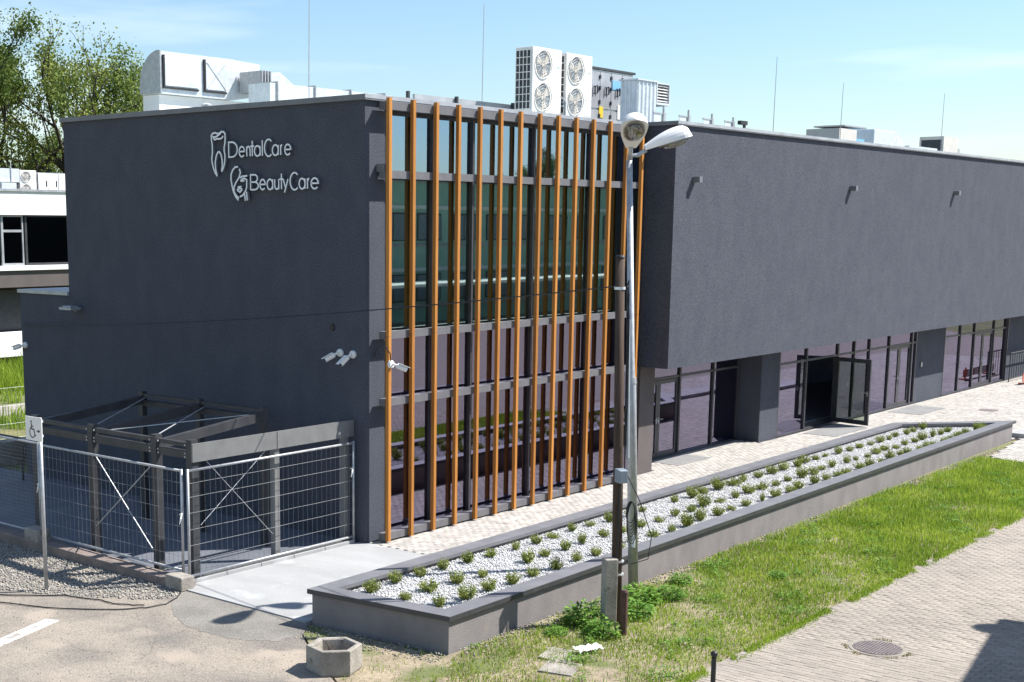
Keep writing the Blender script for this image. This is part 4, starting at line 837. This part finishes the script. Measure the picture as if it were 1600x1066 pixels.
o = blades('dry_grass', X[g_], Y[g_], h[g_]*.8, .010, 'grass_dry', lean=.8); tag(o, 'straw coloured dry grass among the green verge', 'grass')
# stray tufts at the road edge and by the yard
n = 14000; X = rng.uniform(-4, 17, n); Y = edge_y(X)-np.abs(rng.normal(0, .075, n)); k = sn(X*1.5, Y*1.5, 1.3) > -.25
o = blades('edge_grass', X[k], Y[k], rng.uniform(.03, .09, k.sum()), .010, 'grass', z=-.01); tag(o, 'sparse grass creeping over the paved road edge', 'grass')
n = 900; a = rng.uniform(0, 6.28, n); X = .13+np.cos(a)*(.42+np.abs(rng.normal(0, .04, n))); Y = -9.88+np.sin(a)*(.42+np.abs(rng.normal(0, .04, n))); k = (np.sin(a*3+1)+np.sin(a*7)) > .2
o = blades('moss_grass', X[k], Y[k], rng.uniform(.01, .035, k.sum()), .010, 'grass_dry', z=-.005); tag(o, 'dry moss and grass in the joints round the manhole', 'grass')
# clover among the grass
n = 60000; X = rng.uniform(-4, 17.5, n); Y = rng.uniform(-8.4, -5.5, n); k = (sn(X+5, Y*1.4+2, 1.9) > .42); X, Y = X[k], Y[k]; n = len(X)
c = np.stack([X, Y, rng.uniform(.0, .09, n)], 1); d = rng.normal(0, 1, (n, 3)); d[:, 2] *= .35; d /= np.linalg.norm(d, axis=1)[:, None]; e = np.cross(d, np.array([0, 0, 1.])+rng.normal(0, .3, (n, 3))); e /= np.linalg.norm(e, axis=1)[:, None]; sz = rng.uniform(.02, .05, (n, 1))
o = npmesh('clover', np.stack([c-d*sz*.5, c+e*sz*.4, c+d*sz*.5, c-e*sz*.4], 1), [(0, 1, 2, 3)], 'weed', None, 'stuff'); tag(o, 'clover and broad leaves in patches among the verge grass', 'clover')
# leafy weeds
def weed_mesh(seed, n, h, sp, leaf):
    r = np.random.default_rng(seed); g = G()
    for i in range(n):
        a = r.uniform(0, 6.28); rr = sp*math.sqrt(r.uniform(0, 1)); p = Vector((math.cos(a)*rr, math.sin(a)*rr, h*r.uniform(.1, 1)*(1-.5*(rr/sp)**2))); d = Vector((math.cos(a)+r.normal()*.7, math.sin(a)+r.normal()*.7, r.normal()*.35)).normalized()*leaf*r.uniform(.6, 1.3); s = d.cross(Vector((r.normal()*.3, r.normal()*.3, 1))).normalized()*d.length*.3
        g.add([p, p+d*.45-s, p+d, p+d*.45+s], [(0, 1, 2, 3)])
    for i in range(14):
        a = r.uniform(0, 6.28); g.tube([(0, 0, 0), (math.cos(a)*sp*.4, math.sin(a)*sp*.4, h*.5), (math.cos(a)*sp*.7, math.sin(a)*sp*.7, h*.8)], [.006, .005, .003], 4)
    me = bpy.data.meshes.new('leafy_weed'); me.from_pydata([tuple(v) for v in g.v], [], g.f); me.materials.append(MT['weed']); me.update(); return me
WM = [weed_mesh(s, 520, .42, .34, .085) for s in (1, 2, 3)]
for (x, y, s, lab) in ((-1.62, -6.02, 1.05, 'leafy green weed between the planter wall and the concrete stub'), (-1.95, -6.55, .85, 'leafy green weed left of the rusty post'), (-.75, -6.35, 1.0, 'leafy green weed right of the wooden pole'), (-.05, -6.0, 1.15, 'large leafy weed in front of the lamp base'), (.55, -6.25, .8, 'low leafy weed right of the lamp base'), (1.5, -5.9, .65, 'small leafy weed near the planter wall, right of the lamp'), (-2.35, -6.0, .55, 'small leafy weed by the planter wall shadow'), (2.9, -7.0, .55, 'grey green low weed in the middle of the verge')):
    o = bpy.data.objects.new('leafy_weed', random.choice(WM)); link(o); s *= .88; o.location = (x, y, -.03); o.scale = (s, s, s*random.uniform(.7, 1.0)); o.rotation_euler[2] = random.uniform(0, 6.28); tag(o, lab, 'weed', 'weeds round the poles')

# ------------------------------------------------------------------ left background
t = thing('background_building', 'white and brown flat roofed building behind the left edge', 'building', (14, 34, 0))
YB = 32
make('ground_storey', G().box(4, 40, YB+1.2, YB+9, -.05, 3.36), 'blackp', t); make('plinth_band', G().box(4, 40, YB+.2, YB+1.2, .5, 1.46), 'wallwhite', t); make('plinth_recess', G().box(4, 40, YB+.6, YB+1.2, -.05, .5), 'walldark', t)
make('brown_band', G().box(4, 40, YB, YB+9, 3.36, 4.05), 'walldark', t); make('white_sill', G().box(4, 40, YB-.1, YB+.3, 4.05, 4.24), 'wallwhite', t)
make('parapet', G().box(4, 40, YB-.06, YB+.5, 6.3, 7.25), 'wallwhite', t); make('parapet_cap', G().box(4, 40, YB-.12, YB+.56, 7.25, 7.34), 'coping_light', t)
make('roof', G().box(4, 40, YB+.5, YB+9, 6.3, 7.1), 'walldark', t); make('room_back', G().box(4, 40, YB+4, YB+4.2, 4.05, 6.3), 'walldark', t)
for i, (a, b) in enumerate(((9.2, 13.02), (13.15, 14.2), (14.28, 17.6), (17.7, 21))):
    w = make('window', G().box(a, a+.1, YB+.1, YB+.2, 4.24, 6.3).box(b-.06, b, YB+.1, YB+.2, 4.24, 6.3).box(a+.1, b-.06, YB+.1, YB+.2, 4.24, 4.34).box(a+.1, b-.06, YB+.1, YB+.2, 6.22, 6.3), 'steel' if i != 1 else 'coping_light', t)
    make('pane', G().box(a+.1, b-.06, YB+.15, YB+.16, 4.34, 6.22), 'glass_bg', w)
    if i == 1: make('glazing_bar', G().box(a+.1, b-.06, YB+.1, YB+.19, 5.6, 5.7), 'coping_light', w)
for a in (13.0, 15.6, 18.2): make('ground_window', G().box(a, a+2.3, YB+1.17, YB+1.2, 1.55, 3.2), 'grille', t)
make('stored_box', G().box(15.35, 15.75, YB+1, YB+1.4, 4.1, 4.85), 'offwhite', t)
ac_unit(14.75, 15.55, YB+1, 7.1, 8.15, .4, 'small white air conditioner on the roof of the background building')
t = thing('background_duct', 'folded silver duct run on the background building roof', 'duct', (13, 33.5, 7.1))
def secx(x, z0, z1, y0=YB+1.0, y1=YB+1.8): return [Vector((x, y0, z0)), Vector((x, y0, z1)), Vector((x, y1, z1)), Vector((x, y1, z0))]
make('upper_run', G().loft([secx(10.5, 7.9, 8.45), secx(13.1, 7.9, 8.45), secx(13.75, 7.65, 8.2), secx(14.72, 7.65, 8.2)]), 'galv', t); make('lower_run', G().box(11, 13.6, YB+.9, YB+1.6, 7.1, 7.6).box(13.8, 14.5, YB+.9, YB+1.6, 7.1, 7.62), 'galv', t)
g = G()
for x in (11.5, 12.4, 13.1, 13.75, 14.3): g.box(x, x+.03, YB+.97, YB+1.0, 7.62, 8.45)
make('flange', g, 'galv_rough', t)
t = thing('background_cabinet', 'grey two door cabinet beside the far air conditioner', 'cabinet', (16, 33.3, 7.1)); make('casing', G().box(15.6, 17.2, YB+1, YB+1.8, 7.1, 8.08), 'coping_light', t)
for x in (15.63, 16.13, 16.65): p = make('door', G().box(x, x+.48, YB+.97, YB+1, 7.14, 8.04), 'white', t); make('handle', G().box(x+.38, x+.42, YB+.95, YB+.97, 7.5, 7.75), 'blackp', p)
X = rng.uniform(4, 17, 26000); Y = rng.uniform(14, 32.5, 26000); k = (sn(X, Y, .6) > -.2) & ~((Y > 20.2) & (Y < 22.8)); X, Y = X[k], Y[k]
o = blades('meadow_grass', X, Y, rng.uniform(.12, .55, len(X))*(1+.8*(Y > 25)), .03, 'grass', z=-.06); tag(o, 'tall rough grass before the background building', 'grass')
struct('garden_path', G().prism([(2, 20.4), (12, 20.4), (16, 21.4), (16, 22.7), (2, 22.6)], -.06, -.03), 'concrete_old')
tag(make('garden_wall', G().box(-.2, 3.2, 12.6, 13.0, -.05, .55), 'concrete_old', base=(1.5, 12.8, 0)), 'low pale concrete wall at the left edge behind the railing', 'wall')
t = thing('hoop_railing', 'dark tubular handrail at the left edge by the low wing', 'railing', (-.7, 11, 0))
make('hoop', G().tube([(-.62, 10.35, -.02), (-.62, 10.35, .92), (-.62, 10.42, 1.0), (-.62, 14, 1.0)], .03, 10), 'steel', t, smooth=True); make('mid_rail', G().tube([(-.62, 10.35, .5), (-.62, 14, .5)], .022, 8), 'steel', t)
t = thing('garden_fence', 'thin green wire fence across the meadow at the left edge', 'fence', (2.5, 16, 0))
g = G()
for k in range(45): g.tube([(-.5+k*.14, 15.6, .1), (-.5+k*.14, 15.6, 1.5)], .004, 4)
for z in (.1, .5, 1.0, 1.5): g.tube([(-.5, 15.6, z), (5.8, 15.6, z)], .003, 4)
make('wire_mesh', g, 'galv_rough', t)
for x in (-.5, 1.6, 3.7, 5.8): make('post', G().tube([(x, 15.6, -.06), (x, 15.6, 1.6)], .025, 8), 'galv_rough', t)

# ------------------------------------------------------------------ trees
def tree_mesh(seed, H, spread, nleaf, leaf, m, start=.25, levels=5, sparse=1.):
    r = np.random.default_rng(seed); g = G(); tips = []
    def grow(p, d, ln, rad, lv):
        pts = [p]; q = p.copy(); dd = d.copy(); n = 4
        for i in range(n):
            dd = (dd+Vector((r.normal()*.13, r.normal()*.13, r.normal()*.08+.04))).normalized(); q = q+dd*ln/n; pts.append(q.copy())
        g.tube(pts, [rad*(1-.45*i/n) for i in range(n+1)], 7 if lv < 2 else 4)
        if lv >= 3: tips.extend([pts[2], pts[4]] if lv == 3 else pts[1:])
        if lv >= levels: return
        k = 4 if lv == 0 else r.integers(2, 4)
        for j in range(k):
            a = r.uniform(0, 6.28)+j*2.1; s = pts[-1] if j < 2 else pts[2+int(r.integers(0, 2))]; e = dd.cross(Vector((math.cos(a), math.sin(a), .2))).normalized(); an = r.uniform(.35, .85)
            nd = (dd*math.cos(an)+e*math.sin(an)*spread+Vector((0, 0, .12))).normalized(); grow(s.copy(), nd, ln*r.uniform(.6, .82), rad*.55, lv+1)
    grow(Vector((0, 0, 0)), Vector((0, 0, 1)), H*start, H*.022, 0)
    T = np.array([tuple(p) for p in tips]); sc = H/ (T[:, 2].max()+.6); T = T*sc; g.v = [(v[0]*sc, v[1]*sc, v[2]*sc) for v in g.v]
    c = T[r.integers(0, len(T), nleaf)]+r.normal(0, .34*sparse, (nleaf, 3))*np.array([1, 1, .8])
    d = r.normal(0, 1, (nleaf, 3)); d /= np.linalg.norm(d, axis=1)[:, None]; e = np.cross(d, r.normal(0, 1, (nleaf, 3))); e /= np.linalg.norm(e, axis=1)[:, None]
    sz = leaf*r.uniform(.6, 1.3, (nleaf, 1)); V = np.stack([c-d*sz*.5, c+e*sz*.32, c+d*sz*.5, c-e*sz*.32], 1)
    return g, V
def tree(label, loc, seed, H, spread, nleaf, leaf, m, group, **k):
    g, V = tree_mesh(seed, H, spread, nleaf, leaf, m, **k); t = thing('tree', label, 'tree', loc, group)
    BASE[t.name] = (0, 0, 0); make('trunk', g, 'bark', t); npmesh('crown', V, [(0, 1, 2, 3)], m, t); return t
def copy_tree(t, loc, s, rz, label, group):
    c = t.copy(); COL.objects.link(c); c.location = loc; c.scale = (s, s, s); c.rotation_euler[2] = rz; tag(c, label, 'tree', group)
    for ch in t.children: k = ch.copy(); COL.objects.link(k); k.parent = c
    return c
T1 = tree('large oak like tree at the left edge above the background roof', (26.2, 50, -.06), 11, 20.0, 1.0, 32000, .18, 'leaf_a', 'trees behind the roofs', start=.30)
T2 = tree('thinner yellow green tree right of the large one, left of the duct', (33.0, 51, -.06), 23, 18.4, .8, 8500, .18, 'leaf_b', 'trees behind the roofs', start=.28, sparse=1.1)
T3 = copy_tree(T2, (29.6, 49.5, -.06), .97, 1.9, 'upright tree filling the gap between the two left trees', 'trees behind the roofs')
copy_tree(T1, (33.5, 60, -.06), .62, 2.4, 'lower tree behind the dark wall edge at the left', 'trees behind the roofs')
copy_tree(T1, (21.5, 56, -.06), .95, 4.0, 'tree beyond the left edge of the picture', 'trees behind the roofs')
# the far side of the road, seen in the glass
for i, (x, y, s, rz) in enumerate(((18, -36, .42, 0), (33, -53, .56, 1.4), (52, -52, .60, 3.), (74, -50, .62, 4.4))):
    copy_tree(T1, (x, y, -.06), s, rz, 'tree across the road mirrored in the glass, %s from the west' % ordw(i), 'trees across the road')
t = thing('office_block', 'long pale green office block across the road, mirrored in the glass', 'building', (56, -44, 0))
YO = -38
make('wall', G().box(21, 100, YO-11, YO, -.05, 8.5), 'greenwall', t); make('roof_edge', G().box(20.8, 100.2, YO-11.2, YO+.2, 8.5, 8.75), 'coping_light', t)
for z in (.9, 3.1, 4.6, 6.9): make('facade_band', G().box(21, 100, YO+.01, YO+.09, z, z+.22), 'wallwhite' if z in (3.1, 6.9) else 'coping_light', t)
for i in range(22):
    for z in (1.25, 4.95):
        x = 22+3.5*i; w = make('window', G().box(x, x+2.3, YO+.005, YO+.06, z, z+1.7), 'frame', t); make('pane', G().box(x+.08, x+1.1, YO+.061, YO+.066, z+.08, z+1.62).box(x+1.2, x+2.22, YO+.061, YO+.066, z+.08, z+1.62), 'greybox', w)
t = thing('long_shed', 'low white roofed shelter in front of the green block across the road', 'shelter', (50, -33, 0))
for x in range(30, 66, 5): make('post', G().box(x, x+.12, -33, -32.88, -.05, 2.5), 'steel', t)
make('roof', G().box(29.5, 66, -35.5, -32.6, 2.5, 2.66), 'wallwhite', t)
t = thing('neighbour_house', 'house outside the view whose roof corner shadows the paved road', 'house', (4, -19, 0))
cx_, cy_ = 7.15, -14.1; e1 = Vector((-3.07, -.54)).normalized(); e2 = Vector((e1.y, -e1.x))*-1
c0 = Vector((cx_, cy_)); qs = [c0, c0+e1*15, c0+e1*15+e2*9, c0+e2*9]
make('wall', G().prism([tuple(p) for p in inset([tuple(p) for p in qs], .15)], -.05, 6.4), 'wallwhite', t); make('roof', G().prism([tuple(p) for p in qs], 6.4, 6.56), 'roof', t)
pc = c0+e1*.3+e2*.3; make('roof_vent', G().tube([(pc.x, pc.y, 6.5), (pc.x, pc.y, 7.0)], .08, 10).tube([(pc.x, pc.y, 6.98), (pc.x, pc.y, 7.1)], .26, 10), 'galv', t)
for k in range(4):
    for z in (1.0, 4.0):
        a = c0+e1*(2+3.4*k)-e2*(-.12); b = a+e1*1.3; w = make('window', G().bar((a.x, a.y, z+.65), (b.x, b.y, z+.65), .08, 1.3), 'glass_bg', t)
